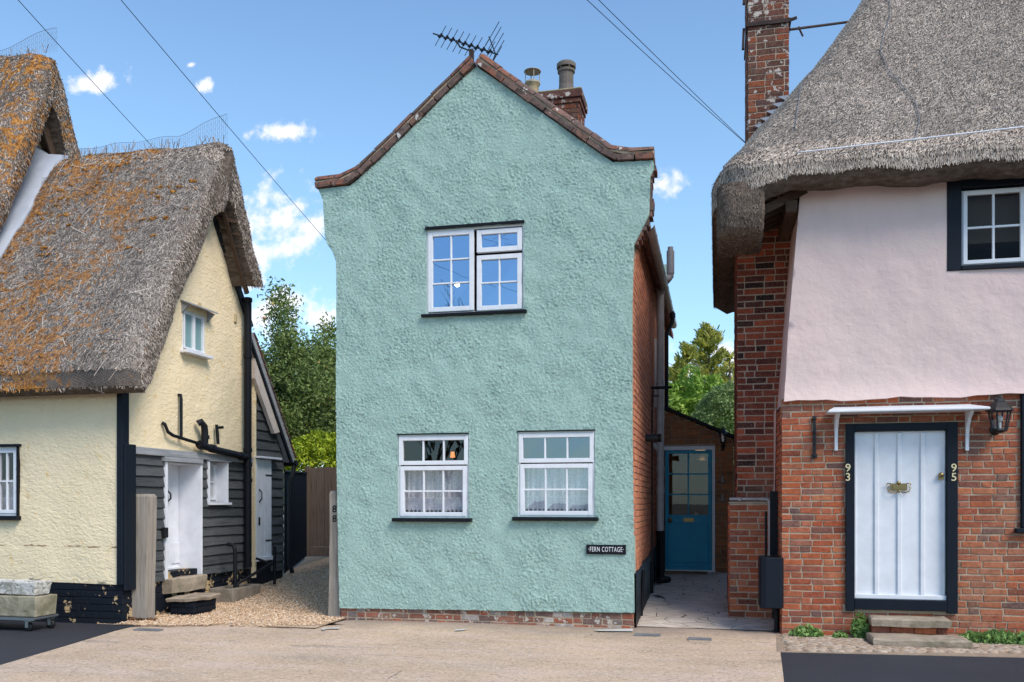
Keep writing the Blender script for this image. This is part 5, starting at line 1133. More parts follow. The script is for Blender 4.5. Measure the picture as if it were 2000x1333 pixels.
# upper pink wall with battered corner
UWn = (pu(1848, 500)[0], pu(1848, 500)[0] + 1.35, pu(1900, 529)[1], pu(1900, 350)[1] + .1)
c_t = fu(1563, 372, PYF); c_b = fu(1531, 784, PYF - .05)
lean = lambda v: c_b[0] + (c_t[0] - c_b[0]) * max(0, min(1, (v - c_b[1]) / (c_t[1] - c_b[1])))
lump = lambda u, v: nz(u, v, 1.1, 7) * .02 + nz(u, v, 4, 2) * .006 + .05 * max(0, 1 - (v - c_b[1]) / .25) ** 2 + .02
jl = [(c_b[0] + (5.2 - c_b[0]) * t, jz0 + .004 + (jz1 - jz0) * t * 1.0 + .012 * math.sin(t * 23) + .006*math.sin(t*61)) for t in [i / 24 for i in range(25)]]
mb = MB(); panel(mb, fP, jl + [(5.2, 4.86), (c_t[0], 4.86), (c_t[0], c_t[1]), (lean(3.3) - .01, 3.3), (lean(2.8), 2.8)], [rect(*UWn)], sp=.06, disp=lump, depth=.12, rev=.12); mb.build('upper_wall', PINK, PC, recalc=False)
mb = MB(); rows = []
for j in range(24):
    v = c_b[1] + (5.0 - c_b[1]) * j / 23; rows.append([(lean(v) + .006 * nz(v, y, 3) - .03 * (y > .2) * 0, y, v) for y in [PYF - .02 - .05 * max(0, 1 - (v - c_b[1]) / .25)**2, .1, .3, .6, .9, 1.1]])
grid_mesh(mb, rows); mb.build('side_return', PINK, PC, recalc=False)
rows = []; mb = MB()
for j in range(12): v = .9 + (c_b[1] - .9) * j / 11; rows.append([(bx0 - .02, y, v) for y in (.55 + .4*(1-j/11), .8 + .2*(1-j/11), 1.1)])
grid_mesh(mb, rows); mb.build('side_return', PINK, PC, recalc=False)
# windows
mb = MB(); n0 = -.03
mb.fb(fP, UWn[0], UWn[0] + .14, UWn[2], UWn[3], -.1, .045); mb.fb(fP, UWn[0] + .14, UWn[1], UWn[2], UWn[2] + .05, -.1, .055); mb.fb(fP, UWn[0] + .14, UWn[1], UWn[3] - .20, UWn[3], -.1, .035); mb.build('window_surround', NAVY, PC, bevel=.008)
a0w = UWn[0] + .15; wv0, wv1 = UWn[2] + .055, pu(1900, 372)[1]
window(fP, a0w, a0w + 1.16, wv0, wv1, [(a0w + .012, a0w + .60, wv0 + .012, wv1 - .012, 2, 2), (a0w + .60, a0w + 1.15, wv0 + .012, wv1 - .012, 2, 2)], PC, glass=GLASS_DARK, n=.0, fw=.02, sw=.042, bw=.024, label='white casements in a black frame under the thatch')
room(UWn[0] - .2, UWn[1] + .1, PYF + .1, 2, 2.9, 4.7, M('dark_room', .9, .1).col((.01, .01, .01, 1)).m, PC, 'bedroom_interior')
mb = MB(); mb.fb(fP, RW[0], RW[0] + .05, RW[2], RW[3], -.1, .04); mb.fb(fP, RW[0] - .06, RW[1], RW[2] - .05, RW[2], -.1, .08); mb.build('window_surround', NAVY, PC, bevel=.008)
window(fP, RW[0] + .05, RW[1], RW[2], RW[3], [(RW[0] + .08, RW[1] - .03, RW[2] + .03, RW[3] - .03, 3, 4)], PC, glass=GLASS_DARK, n=-.01, label='ground floor window just past the right edge')
room(RW[0], RW[1], PYF + .12, PYF + 1, RW[2], RW[3], ROOM, PC, 'parlour_interior')
# door
fl_ = MB(); fw_ = DL[0] - DF[0]
fl_.fb(fP, DF[0], DL[0], DF[2] - .02, DF[3], -.1, .045); fl_.fb(fP, DL[1], DF[1], DF[2] - .02, DF[3], -.1, .045); fl_.fb(fP, DL[0], DL[1], DL[3], DF[3], -.1, .042); fl_.fb(fP, DL[0], DL[1], DF[2], DL[2], -.1, .05)
dfm = fl_.build('door_frame', NAVY, PC, bevel=.006)
mb = MB(); mb.fb(fP, DL[0], DL[1], DL[2], DL[3], -.06, -.02); w = DL[1] - DL[0]
for k in (1, 2, 3): x = DL[0] + w * k / 4; mb.fb(fP, x - .022, x + .022, DL[2] + .05, DL[3] - .02, -.02, -.002)
for x in (DL[0] + .004, DL[1] - .030): mb.fb(fP, x, x + .024, DL[2] + .05, DL[3] - .02, -.02, -.006)
mb.fb(fP, DL[0], DL[1], DL[2], DL[2] + .05, -.02, .015); dpk = mb.build('door', WHITE, PC, bevel=.007)
k = pu(1755, 952); mb = MB(); u, v = k
mb.fb(fP, u - .085, u + .085, v - .035, v + .04, -.004, .004); mb.fb(fP, u - .06, u + .06, v - .018, v + .022, .004, .012)
for s in (-1, 1):
    mb.tube([fP.p(u + s*.02, v - .05, .012), fP.p(u + s*.06, v - .06, .022), fP.p(u + s*.10, v - .045, .022), fP.p(u + s*.115, v - .01, .015), fP.p(u + s*.10, v + .01, .01)], .006, 6); mb.tube([fP.p(u + s*.08, v + .04, .006), fP.p(u + s*.115, v + .04, .008), fP.p(u + s*.12, v + .02, .008)], .006, 6)
mb.sphere(fP.p(u, v - .045, .015), .016, 8, 6); mb.lathe([(0, -.01), (.02, -.008), (.022, 0)], fP.p(u, v + .045, .0), 12, 'y'); mb.build('letter_plate', BRASS, dpk)
k = pu(1838, 930); mb = MB(); mb.fb(fP, k[0] - .026, k[0] + .026, k[1] - .04, k[1] + .015, -.004, .006); mb.lathe([(0, -.03), (.024, -.028), (.028, .0)], fP.p(k[0], k[1] + .01, .0), 14, 'y'); mb.build('lock', BRASS, dpk)
GOLD = paint('cream_numerals', (.72, .62, .36, 1), .5, .05)
for px, s in ((1655, '93'), (1861, '95')):
    for q, ch_ in enumerate(s): k = pu(px, 915 + q * 18); text(ch_, fP, k[0], k[1], .118, GOLD, dfm, n=.046, ext=.002, name='numeral', font_bold=True)
# canopy
cz = pu(1765, 806)[1]; x0, x1 = pu(1611, 806)[0], pu(1918, 806)[0]
mb = MB(); mb.add([fP.p(x0, cz - .012, .30), fP.p(x1, cz - .012, .30), fP.p(x1, cz - .012, .0), fP.p(x0, cz - .012, .0), fP.p(x0, cz + .012, .30), fP.p(x1, cz + .012, .30), fP.p(x1 - .13, cz + .075, .0), fP.p(x0 + .1, cz + .075, .0)], [(0,3,2,1),(4,5,6,7),(0,1,5,4),(1,2,6,5),(2,3,7,6),(3,0,4,7)]); cnp = mb.build('door_canopy', WHITE, PC, bevel=.006)
for px in (1632, 1887):
    u = pu(px, 850)[0]; mb = MB(); frb = Frame((u - .014, PYF, 0), (0, -1, 0), (1, 0, 0)); zb_ = pu(px, 881)[1]
    pts = [(0, zb_), (.035, zb_), (.035, zb_ + .13), (.06, zb_ + .24), (.13, zb_ + .33), (.22, cz - .03), (.22, cz - .013), (0, cz - .013)]; mb.prism(frb, pts, 0, .034); mb.build('bracket', WHITE, cnp, bevel=.004)
k = pu(1590, 855); mb = MB(); mb.fb(fP, k[0] - .016, k[0] + .016, k[1] - .22, k[1] + .22, .015, .035)
for v in (-.2, -.07, .05, .2): mb.sphere(fP.p(k[0], k[1] + v, .038), .014, 8, 6)
mb.fb(fP, k[0] - .028, k[0] + .028, k[1] - .23, k[1] - .18, .015, .037); mb.fb(fP, k[0] - .022, k[0] + .022, k[1] + .19, k[1] + .23, .015, .037); mb.build('tie_plate', IRON, PC, bevel=.004)
k = pu(1943, 812); lantern(fP, k[0] + .0, k[1] + .01, .475, 'large black lantern on the red brick right of the white door canopy', 1.3, False)
# stone steps
s1_ = (pu(1692, 1200)[0], pu(1845, 1200)[0]); 
slab('stone_step', s1_[0], s1_[1], PYF - .30, PYF - .015, .16, .245, STONE, 'upper worn stone step resting on bricks under the white plank door', 'step', wob=.025)
mb = MB(); bricks(mb, front(PYF - .22), s1_[0] + .02, s1_[1] - .02, .085, .158, course=.073, proud=.01); mb.box(s1_[0] + .02, s1_[1] - .02, PYF - .215, PYF - .02, .0, .157); mb.build('brick_course', BR_PINK, None, label='single course of red bricks between the two stone steps', cat='brick base')
slab('stone_step', s1_[0] - .04, s1_[1] + .12, PYF - .66, PYF - .23, -.02, .085, STONE, 'lower and wider stone step set in the cobbles', 'step', wob=.03)
# chimney and pier beside the passage
CY = 1.0; fC = front(CY); cl, cr = fu(1440, 700, CY)[0], fu(1548, 700, CY)[0]; cz0 = fu(1480, 985, CY)[1]
mb = MB(); sl_ = Frame((cl, 0, 0), (0, 1, 0), (-1, 0, 0))
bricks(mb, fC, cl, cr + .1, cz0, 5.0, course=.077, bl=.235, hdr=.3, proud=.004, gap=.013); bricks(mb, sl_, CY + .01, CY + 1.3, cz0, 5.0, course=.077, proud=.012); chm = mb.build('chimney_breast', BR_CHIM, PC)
mb = MB(); mb.box(cl, cr + .1, CY, CY + 1.3, cz0 - .1, 5.0); mb.build('chimney_core', MORT_G, chm)
cl2, cr2 = fu(1461, 150, CY)[0], fu(1541, 150, CY)[0]
mb = MB(); bricks(mb, fC, cl2, cr2, 4.9, 8.3, course=.077, hdr=.35, proud=.004, wob=.004); bricks(mb, Frame((cl2, 0, 0), (0, 1, 0), (-1, 0, 0)), CY + .01, CY + .8, 4.9, 8.3, course=.077, proud=.012); chs = mb.build('chimney_stack', BR_LICH, PC)
mb = MB(); mb.box(cl2, cr2, CY, CY + .8, 4.9, 8.3); mb.build('stack_core', MORT_G, chs)
k1, k2 = fu(1500, 42, CY)[1], fu(1500, 48, CY)[1]; mb = MB(); mb.box(cl2 - .025, cr2 + .025, CY - .03, CY + .83, k1 - .05, k1 - .0)
mb.bar((cr2 + .02, CY - .01, k1 - .02), (cr2 + .09, CY - .01, k1 - .0), .03); mb.bar((cl2 - .06, CY + .02, k1 - .3), (cl2 - .05, CY + .02, k1 - .05), .03, .05); mb.bar((cl2 - .05, CY + .02, k1 + .25), (cl2 - .04, CY + .02, k1 + .5), .03, .04); mb.build('iron_strap', RUST, chs, bevel=.003)
A = Vector((cr2 + .01, CY, fu(1545, 58, CY)[1])); B = on_y(1690, 39, 2.0); mb = MB(); mb.tube([A, A.lerp(B, .15) + Vector((0, 0, 0)), B], .016, 8); q = A.lerp(B, .13); mb.tube([q + Vector((-.02,0,.02)), q + Vector((.0,0,-.03)), q + Vector((.03, 0, -.10))], .012, 6); mb.build('tie_rod', RUST, chs)
# stepped lead flashing
mb = MB()
for i in range(5):
    p = on_y(1541 - i * 12, 200 + i * 14, CY - .02); mb.add([p, p + Vector((0, 0, .085)), p + Vector((-.13, 0, .075)), p + Vector((0, -.012, .0)), p + Vector((0, -.012, .085)), p + Vector((-.13, -.012, .075))], [(0,1,2),(5,4,3),(0,3,4,1),(1,4,5,2),(2,5,3,0)])
mb.build('stepped_flashing', LEAD, chs)
# pier
GW = empty('brick_pier', (fu(1465, 1200, .8)[0], .8, 0), 'low red brick pier standing between the passage and the pink cottage', 'pier')
py2 = .78; fG = front(py2); g0x, g1x = fu(1425, 1100, py2)[0], fu(1508, 1100, py2)[0]; gzt = fu(1465, 985, py2)[1]
mb = MB(); bricks(mb, fG, g0x, g1x, 0.0, gzt, course=.077, bl=.235, hdr=.35, proud=.004, gap=.013); bricks(mb, Frame((g0x, 0, 0), (0, 1, 0), (-1, 0, 0)), py2 + .01, CY + 1.3, 0, gzt, course=.077, proud=.012); mb.build('bricks', BR_PINK, GW)
mb = MB(); mb.box(g0x + .003, g1x, py2 + .001, CY + 1.29, -.1, gzt + .004); mb.build('mortar', MORT, GW)
mb = MB(); mb.box(g0x - .01, g1x + .01, py2 - .015, CY - .0, gzt + .005, gzt + .03); mb.build('capping', MORT_G, GW, bevel=.01, jit=.003)
mb = MB(); zz = gzt + .06; mb.tube([(g0x - .0, py2 + .05, zz), (g1x - .06, py2 - .0, zz), (g1x - .03, py2 - .03, zz - .03), (g1x - .03, py2 - .03, .55)], .018, 8); 
for x in (g0x + .12, g0x + .38): mb.tube([(x, py2 + .03, zz - .02), (x, py2 + .03, zz + .02)], .024, 8)
mb.build('waste_pipe', GREYP, GW)
# black meter cover, pipe
mx0, mx1 = pu(1484, 1140)[0], pu(1530, 1140)[0]; mz0, mz1 = fu(1505, 1188, PYF)[1], fu(1505, 1089, PYF)[1]
mb = MB(); yb = .08
sec = [(mx0, yb - .20), (mx0 + .01, yb - .24), (mx0 + .06, yb - .26), (mx1 - .03, yb - .25), (mx1, yb - .21)]; vs = []
P = sec + [(mx1, yb + .2), (mx0, yb + .2)]; n = len(P)
mb.add([(x, y, mz0 + .03 * (x - mx0)) for x, y in P] + [(x, y, mz1 - .0) for x, y in P], [tuple(range(n))[::-1], tuple(range(n, 2*n))] + [(i, (i+1)%n, n+(i+1)%n, n+i) for i in range(n)])
mb.build('meter_cover', NAVY, None, bevel=.008, label='bowed black metal cover at the brick corner beside the passage', cat='meter cover')
mb = MB(); mb.box(bx0 - .10, bx0 - .02, .30, .38, mz1, fu(1520, 960, .3)[1]); mb.tube([(mx1 - .06, yb, 0), (mx1 - .06, yb, mz0 + .05)], .028, 8); mb.tube([(bx0 - .15, .26, mz1), (bx0 - .15, .26, 1.35)], .014, 8); mb.build('cable_pipe', BLACK, PC)
# ---- pink thatch: hipped roof as a rounded height field
EX, EY, BY = .90, -.52, 5.6
MF, ML = 1.24, 1.62; Z0 = 5.02
RIDGE = 8.9
def proof(x, y):
    f = MF * (y - EY); l = 1.15 * (x - EX) + .22 * max(0, x - EX) ** 2; b = MF * (BY - y)
    k = .16
    h = -k * math.log(sum(math.exp(-min(v, 20) / k) for v in (f, l, b)))
    return Z0 + min(h, RIDGE - Z0)
rowsP = []
# parametrise by nested rounded outlines: s from the eave inward
def outline(s, n):
    """points at plan offset: front edge (from x=7 to corner), rounded corner, left edge back, rounded rear corner"""
    pass
mb = MB()
NX, NY = 90, 80
def plan(ti, tj):
    x = EX + (7.5 - EX) * (ti ** 1.5); y = EY + (BY - EY) * tj; return x, y
G = []
for i in range(NX + 1):
    r = []
    for j in range(NY + 1):
        tj = j / NY; tj = .5 - .5 * math.cos(math.pi * tj) if False else tj
        x, y = plan(i / NX, tj)
        # round the plan corners of the eave
        rc = .55
        if x < EX + rc and y < EY + rc:
            dx, dy = EX + rc - x, EY + rc - y; m_ = max(dx, dy); L = math.hypot(dx, dy)
            if L > 0: x, y = EX + rc - dx * m_ / L, EY + rc - dy * m_ / L
        if x < EX + rc and y > BY - rc:
            dx, dy = EX + rc - x, y - (BY - rc); m_ = max(dx, dy); L = math.hypot(dx, dy)
            if L > 0: x, y = EX + rc - dx * m_ / L, BY - rc + dy * m_ / L
        d = proof(x, y)
        edge = min(1, min(x - EX, y - EY + .0, BY - y) / .25) if True else 1
        w = nz(x, y, 1.5) * .05 + nz(x, y, 5) * .02
        r.append((x, y, d + w + .02))
    G.append(r)
Vs, Fs = grid_mesh(mb, G)
PT = mb.build('thatched_roof', BASE_P, PC, recalc=False)
# eave: outer boundary ring down and under
ring = [G[i][0] for i in range(NX, 0, -1)] + [G[0][j] for j in range(0, NY + 1)] + [G[i][NY] for i in range(1, NX + 1)]
mb = MB(); cen = Vector((3.2, 2.4, 0)); rr = []
n = len(ring)
for i, p in enumerate(ring):
    a = Vector(ring[max(0, i-1)]); b = Vector(ring[min(n-1, i+1)]); t = (b - a); t.z = 0; t = t.normalized() if t.length > 1e-6 else Vector((0,1,0)); nn = Vector((t.y, -t.x, 0))
    if nn.dot(Vector((p[0], p[1], 0)) - cen) < 0: nn = -nn
    q = Vector(p); left = max(0, min(1, (EX + .8 - q.x) / .6)); fall = .13 + .30 * left
    zb_ = 4.42 - .06 * left; wz = nz(q.x + q.y, 1, 1.3) * .03
    q0 = q; q1 = q + nn * .02 + Vector((0, 0, -.05)); q2 = Vector((q.x, q.y, 0)) + nn * .02 + Vector((0, 0, q.z - .16 - .15*left + wz)); q3 = Vector((q.x, q.y, 0)) - nn * (.14 + .05*left) + Vector((0, 0, q.z - .27 - .18*left + wz)); q4 = Vector((q.x, q.y, 0)) - nn * .42 + Vector((0, 0, q.z - .22 - .16 * left))
    rr.append([q0, q1, q2, q3, q4])
grid_mesh(mb, [r[1:] for r in rr]); mb.build('cut_edge', CUT, PT, recalc=False)
mb = MB(); grid_mesh(mb, [r[:2] for r in rr]); mb.build('eave_roll', BASE_P, PT, recalc=False)
T = []
for f in Fs: T += [(f[0], f[1], f[2]), (f[0], f[2], f[3])]
Vn = np.array(Vs); Tn = np.array(T); cc_ = Vn[Tn].mean(1); Tn = Tn[(cc_[:, 1] < 3.6) & (cc_[:, 0] < 7.4)]
P, Nn = scatter_on(Vn, Tn, 185000, None); Nn = np.where(Nn[:, 2:3] < 0, -Nn, Nn); A, B, C_ = strands(P, Nn, .046, .0050, .26, .14, down=(-.5, -.35, -1)); quads_obj('straw', A, B, C_, STRAW_P, PT)
V2 = [tuple(p) for r in rr for p in r[:3]]; T2 = []
for i in range(n - 1):
    for j in range(2): a = i*3+j; T2 += [(a, a+1, a+4), (a, a+4, a+3)]
P, Nn = scatter_on(V2, T2, 36000, None); s_ = np.sign(np.sum(Nn * (P - np.array([3.2, 2.4, P[:, 2].mean()])), 1))[:, None]; Nn = Nn * s_; A, B, C_ = strands(P, Nn, .036, .0036, .3, .08); quads_obj('eave_straw', A, B, C_, STRAW_P, PT)
# rope lines over the netting
mb = MB(); pts = []
for px in range(1468, 2080, 18):
    py = 318 - (px - 1468) * .113
    d = ray(px, py); t = 8.0
    while t < 16 and CAM.z + d.z * t < proof(CAM.x + d.x * t, CAM.y + d.y * t) + .03 if (CAM.y + d.y * t) > EY and (CAM.x + d.x*t) > EX else t < 16: t += .01
    pts.append(CAM + d * (t - .02) + Vector((0, 0, .05)))
mb.tube(pts, .008, 6); mb.build('eave_rope', WHITE_D, PT)
mb = MB()
def on_roof(x, y): return Vector((x, y, proof(x, y) + nz(x, y, 1.5) * .05 + .06))
for pl in ([(2.9 + .12 * math.sin(k), -.45 + k * .25) for k in range(12)], [(1.75 + .04 * k, -.2 + k * .22) for k in range(10)]): mb.tube([on_roof(*p) for p in pl], .005, 5)
mb.build('net_seam', WIRE, PT)
net_sheet(lambda i, j: (lambda x, y: (x - .008, y - .02, proof(x, y) + nz(x, y, 1.5) * .05 + nz(x, y, 5) * .02 + .045))(EX + .1 + i * .030, EY + .12 + j * .021), 170, 150, PT)
mb = MB(); rows = []      # deep butt of thatch at the corner of the eave
for i in range(15):
    t = i / 14; x = .93 + .49 * t; q = [(-.50, 4.86), (-.53, 4.72), (-.52, 4.52), (-.49, 4.38), (-.42, 4.33), (.3, 4.30), (.35, 4.6)]; e = .0 if 0 < i < 14 else .05
    rows.append([(x + .012 * nz(y, z, 4), y + e + nz(x, z, 5) * .02 + (.14 * max(0, 1 - t * 4)) ** 1.2, z + nz(x, y, 4) * .02 + (e if z < 4.5 else 0)) for y, z in q])
Vb, Fb = grid_mesh(mb, rows); mb.add(rows[-1], [tuple(range(7))]); mb.add(rows[0], [tuple(range(7))]); mb.build('eave_butt', CUT, PT, recalc=False)
Tb = []
for f in Fb: Tb += [(f[0], f[1], f[2]), (f[0], f[2], f[3])]
P, Nn = scatter_on(Vb, Tb, 2600, None); Nn = np.where(Nn[:, 1:2] > 0, -Nn, Nn); A, B, C_ = strands(P, Nn, .03, .003, .5, .1); quads_obj('butt_straw', A, B, C_, thatch_mat('butt_straw', [(.10, .075, .06), (.22, .17, .135), (.32, .25, .2)]), PT)
# wall top fill, rafters
mb = MB(); mb.box(c_t[0] + .02, 7, PYF + .14, 5.2, 4.2, 4.9); mb.box(c_t[0] + .3, 7, 1.0, 5.2, 0, 4.2); mb.build('rear_walls', PINK, PC)
mb = MB(); mb.bar((c_t[0] + .0, -.02, 4.78), (6, -.02, 4.90), .10, .10); mb.bar((c_t[0] - .1, -.2, 4.66), (c_t[0] - .1, 3.5, 4.70), .12, .12)
for k in range(5): y = -.28 + k * .2; mb.bar((c_t[0] + .05 , y + .2, 4.86), (EX + .32 + .03 * k, y - .0, 4.52 + .02 * k), .06, .09)
mb.build('eaves_timbers', BEAM, PC)
# far bush-side garden bits, weeds etc.
# ================================================================== PLANTS
LEAF_A = leaf_mat('apple_leaves', [(.07, .10, .025), (.20, .27, .065), (.13, .18, .04), (.32, .38, .12), (.16, .22, .06)])
LEAF_Y = leaf_mat('golden_privet', [(.30, .38, .03), (.55, .60, .05), (.42, .52, .04), (.18, .26, .03)])
LEAF_C = leaf_mat('golden_conifer', [(.20, .24, .05), (.62, .54, .08), (.42, .42, .07), (.16, .20, .05)])
LEAF_B = leaf_mat('bright_leaves', [(.16, .30, .05), (.34, .52, .09), (.48, .62, .12), (.22, .38, .06)])
LEAF_G = leaf_mat('grey_green_leaves', [(.16, .25, .09), (.32, .43, .17), (.23, .33, .12)])
BARK = wood_mat('bark', (.10, .08, .06, 1), (.04, .03, .025, 1))
def leaves(name, P, size, mat, parent, asp=.55, droop=0.0, dirs=None):
    n = len(P); D_ = unit(rng.normal(0, 1, (n, 3))) if dirs is None else unit(dirs + rng.normal(0, .35, (n, 3)))
    D_[:, 2] -= droop; D_ = unit(D_); r = rng.normal(0, 1, (n, 3)); W = unit(np.cross(D_, r)); s = (size * rng.uniform(.6, 1.3, n))[:, None]
    return quads_obj(name, P, D_ * s * .5, W * s * asp * .5, mat, parent)
def tree(name, base, h, spread, label, cat, mat, nleaf, size, trunk_h=.35, seed=1, levels=3, shoots=0, fruit=0, group=None, rad=.12, clump=.30):
    rnd = random.Random(seed); E = empty(name, base, label, cat, group); base = Vector(base); mb = MB(); tips = []
    def grow(p, d, L, r, lv):
        pts = [p]; 
        for k in range(4):
            d = (d + Vector((rnd.uniform(-.22, .22), rnd.uniform(-.22, .22), rnd.uniform(-.05, .18)))).normalized(); pts.append(pts[-1] + d * L / 4)
        mb.tube(pts, [r * (1 - .14 * k) for k in range(5)], 6 if lv else 8, cap=False)
        if lv >= levels: tips.extend(pts[1:]); return
        for k in range(rnd.randint(3, 5) if lv else 7):
            q = pts[rnd.randint(2, 4)]; a = rnd.uniform(0, 6.28); t = rnd.uniform(.4, 1.0) * spread
            nd = (d * .7 + Vector((math.cos(a) * t, math.sin(a) * t, rnd.uniform(-.05, .6)))).normalized(); grow(q, nd, L * rnd.uniform(.55, .8), r * .5, lv + 1)
        if lv: tips.append(pts[-1])
    grow(base, Vector((0, 0, 1)), h * trunk_h, rad, 0)
    for k in range(shoots):
        p = rnd.choice(tips); 
        L = rnd.uniform(.6, 1.4); q = [p]; 
        for s in range(5): q.append(q[-1] + Vector((rnd.uniform(-.06, .06), rnd.uniform(-.06, .06), L / 5)))
        mb.tube(q, [.012, .010, .008, .006, .005, .003], 4, cap=False); tips.extend(q[2:]); tips.extend(q[2:])
    mb.build('trunk', BARK, E, recalc=False); tp = np.array([tuple(t) for t in tips])
    idx = rng.integers(0, len(tp), nleaf); P = tp[idx] + rng.normal(0, clump * .55, (nleaf, 3)) * np.array([1, 1, .9]); P = P[P[:, 2] > base.z + .2]
    leaves('crown', P, size, mat, E, droop=.2)
    if fruit:
        mb = MB(); 
        for k in range(fruit): c = Vector(tips[rnd.randrange(len(tips))]) + Vector((rnd.uniform(-.2, .2), rnd.uniform(-.4, .0), rnd.uniform(-.2, .1))); mb.sphere(c, rnd.uniform(.03, .042), 8, 6)
        m = M('apple_skin', .4, .4); m.col(m.mixc(m.island(), (.45, .40, .10, 1), (.50, .20, .08, 1))); mb.build('apples', m.m, E)
    return E
def at(px, dist): return CAM + ray(px, 980) * dist
b = at(600, 22); tree('apple_tree', (b.x, b.y, gz(20)), 5.0, 1.4, 'apple tree with small fruit and upright shoots behind the wooden fence', 'tree', LEAF_A, 62000, .075, seed=4, shoots=26, fruit=90, trunk_h=.42)
b = at(505, 25); tree('leafy_tree', (b.x, b.y, gz(20)), 4.9, .9, 'looser leafy tree rising behind the tiled lean-to roof', 'tree', LEAF_A, 26000, .08, seed=11, shoots=20, trunk_h=.4)
b = at(660, 27); tree('leafy_tree', (b.x, b.y, gz(20)), 5.6, .9, 'dark leafy tree close behind the left edge of the green cottage', 'tree', LEAF_A, 30000, .085, seed=21, shoots=10, trunk_h=.42)
def ball(name, c, r, n, size, mat, label, sq=(1,1,1), cat='shrub', rough=.12):
    E = empty(name, (c[0], c[1], gz(c[1])), label, cat); D_ = unit(rng.normal(0, 1, (n, 3))); D_[:, 2] = np.where(D_[:, 2] < -.6, -D_[:, 2], D_[:, 2])
    w = np.array([nz(d[0] * 1.5, d[1] * 1.5 + d[2], 2) for d in D_ * 1.3]); R_ = r * (1 + rough * w * 1.5 - .22 * rng.random(n)**2); P = np.array(c) + D_ * R_[:, None] * np.array(sq)
    leaves('crown', P, size, mat, E, dirs=D_ * .6 + np.array([0, 0, -.3])); mb = MB(); mb.tube([(c[0], c[1], gz(c[1]) - .05), (c[0], c[1], c[2])], .06, 7); mb.build('trunk', BARK, E)
    mb = MB()
    for k in range(10): d = unit(rng.normal(0, 1, (1, 3)))[0]; mb.tube([(c[0], c[1], c[2] - r*.5), tuple(np.array(c) + d * r * .75 * np.array(sq))], [.03, .01], 5)
    mb.build('stems', BARK, E); return E
b = at(630, 20.3); ball('clipped_shrub', (b.x, b.y, 1.95), 1.10, 15000, .075, LEAF_Y, 'rounded golden-green clipped shrub behind the wooden fence', (1, 1, .95))
b = at(668, 20.6); ball('clipped_shrub', (b.x + .2, b.y + .4, 1.7), 1.0, 6000, .08, LEAF_Y, 'second golden shrub mostly hidden by the green cottage', (1, 1, .9))
# trees right of the green cottage
def conifer(name, c, h, r, n, label, seed):
    rnd = random.Random(seed); E = empty(name, c, label, 'tree'); mb = MB(); c = Vector(c); mb.tube([c, c + Vector((0, 0, h))], [.14, .02], 7); P = []; Dd = []
    spires = [(Vector((0, 0, 0)), h, r)] + [(Vector((rnd.uniform(-.7, .7) * r, rnd.uniform(-.6, .6) * r, 0)), h * rnd.uniform(.6, .85), r * .5) for _ in range(6)]
    for o, hh, rr_ in spires:
        for k in range(46):
            t = rnd.random() ** .75; z = hh * (.12 + .88 * t); a = rnd.uniform(0, 6.28); L = rr_ * (1 - t) ** .8 * rnd.uniform(.7, 1.1) + .12
            d = Vector((math.cos(a), math.sin(a), rnd.uniform(.5, 1.1))).normalized(); s = c + o + Vector((0, 0, z)); mb.tube([s, s + d * L], [.015, .004], 4, cap=False)
            m = int(n / 46 / len(spires)); tt = rng.random(m)[:, None] ** .6; q = np.array(s) + np.array(d) * L * tt + rng.normal(0, .05 + .02 * L, (m, 3)); P.append(q); Dd.append(np.tile(np.array(d) + np.array([0, 0, .3]), (m, 1)))
    mb.build('trunk', BARK, E, recalc=False); leaves('crown', np.concatenate(P), .11, LEAF_C, E, asp=.35, dirs=np.concatenate(Dd)); return E
b = at(1385, 26); conifer('golden_conifer', (b.x, b.y, .6), 6.0, 1.9, 42000, 'tall golden conifer with pointed sprays between the two cottages', 3)
b = at(1340, 25); conifer('golden_conifer', (b.x, b.y, .6), 5.2, 1.5, 30000, 'shorter golden conifer left of the tallest one', 8)
b = at(1425, 25); conifer('golden_conifer', (b.x, b.y, .6), 4.9, 1.3, 18000, 'low golden conifer against the pink cottage chimney', 9)
b = at(1343, 21); ball('leafy_shrub', (b.x, b.y, 2.75), 1.45, 26000, .085, LEAF_B, 'bright green leafy shrub showing above the porch roof', (1, 1, 1.0), rough=.35)
b = at(1432, 19.2); ball('feathery_shrub', (b.x, b.y, 2.85), .95, 16000, .05, LEAF_G, 'soft grey-green shrub beside the dark chimney brick', (1, 1, 1.2))
# weeds
def weed(x, y, r, h, n, size, mat, label, cat='plant', name='weed', group=None):
    E = empty(name, (x, y, gz(y)), label, cat, group); t = rng.uniform(0, 6.28, n); q = np.sqrt(rng.random(n)) * r; z = gz(y) + h * rng.random(n) ** 1.3 * (1 - (q / r) ** 2 * .6) + .01
    P = np.stack([x + q * np.cos(t), y + q * np.sin(t) * .5, z], 1); leaves('leaves', P, size, mat, E, asp=.8); mb = MB()
    for k in range(8): a = random.uniform(0, 6.28); mb.tube([(x, y, gz(y)), (x + r * .6 * math.cos(a), y + r * .3 * math.sin(a), gz(y) + h * .7)], .003, 4)
    mb.build('stems', LEAF_B, E)
LEAF_W = leaf_mat('weed_leaves', [(.12, .22, .06), (.24, .38, .10), (.33, .47, .15), (.17, .28, .08)])
def wx(px): return pu(px, 1235)[0]
weed(wx(1572), PYF - .18, .17, .13, 420, .038, LEAF_W, 'dark leafy weed clump at the brick foot left of the steps')
weed(wx(1636), PYF - .2, .08, .08, 200, .03, LEAF_W, 'tiny weed tuft between the clump and the steps')
weed(wx(1676), PYF - .14, .09, .30, 500, .035, LEAF_W, 'tall weed climbing beside the left end of the steps')
weed(wx(1890), PYF - .2, .16, .12, 600, .035, LEAF_W, 'pale weed spreading from the right end of the steps')
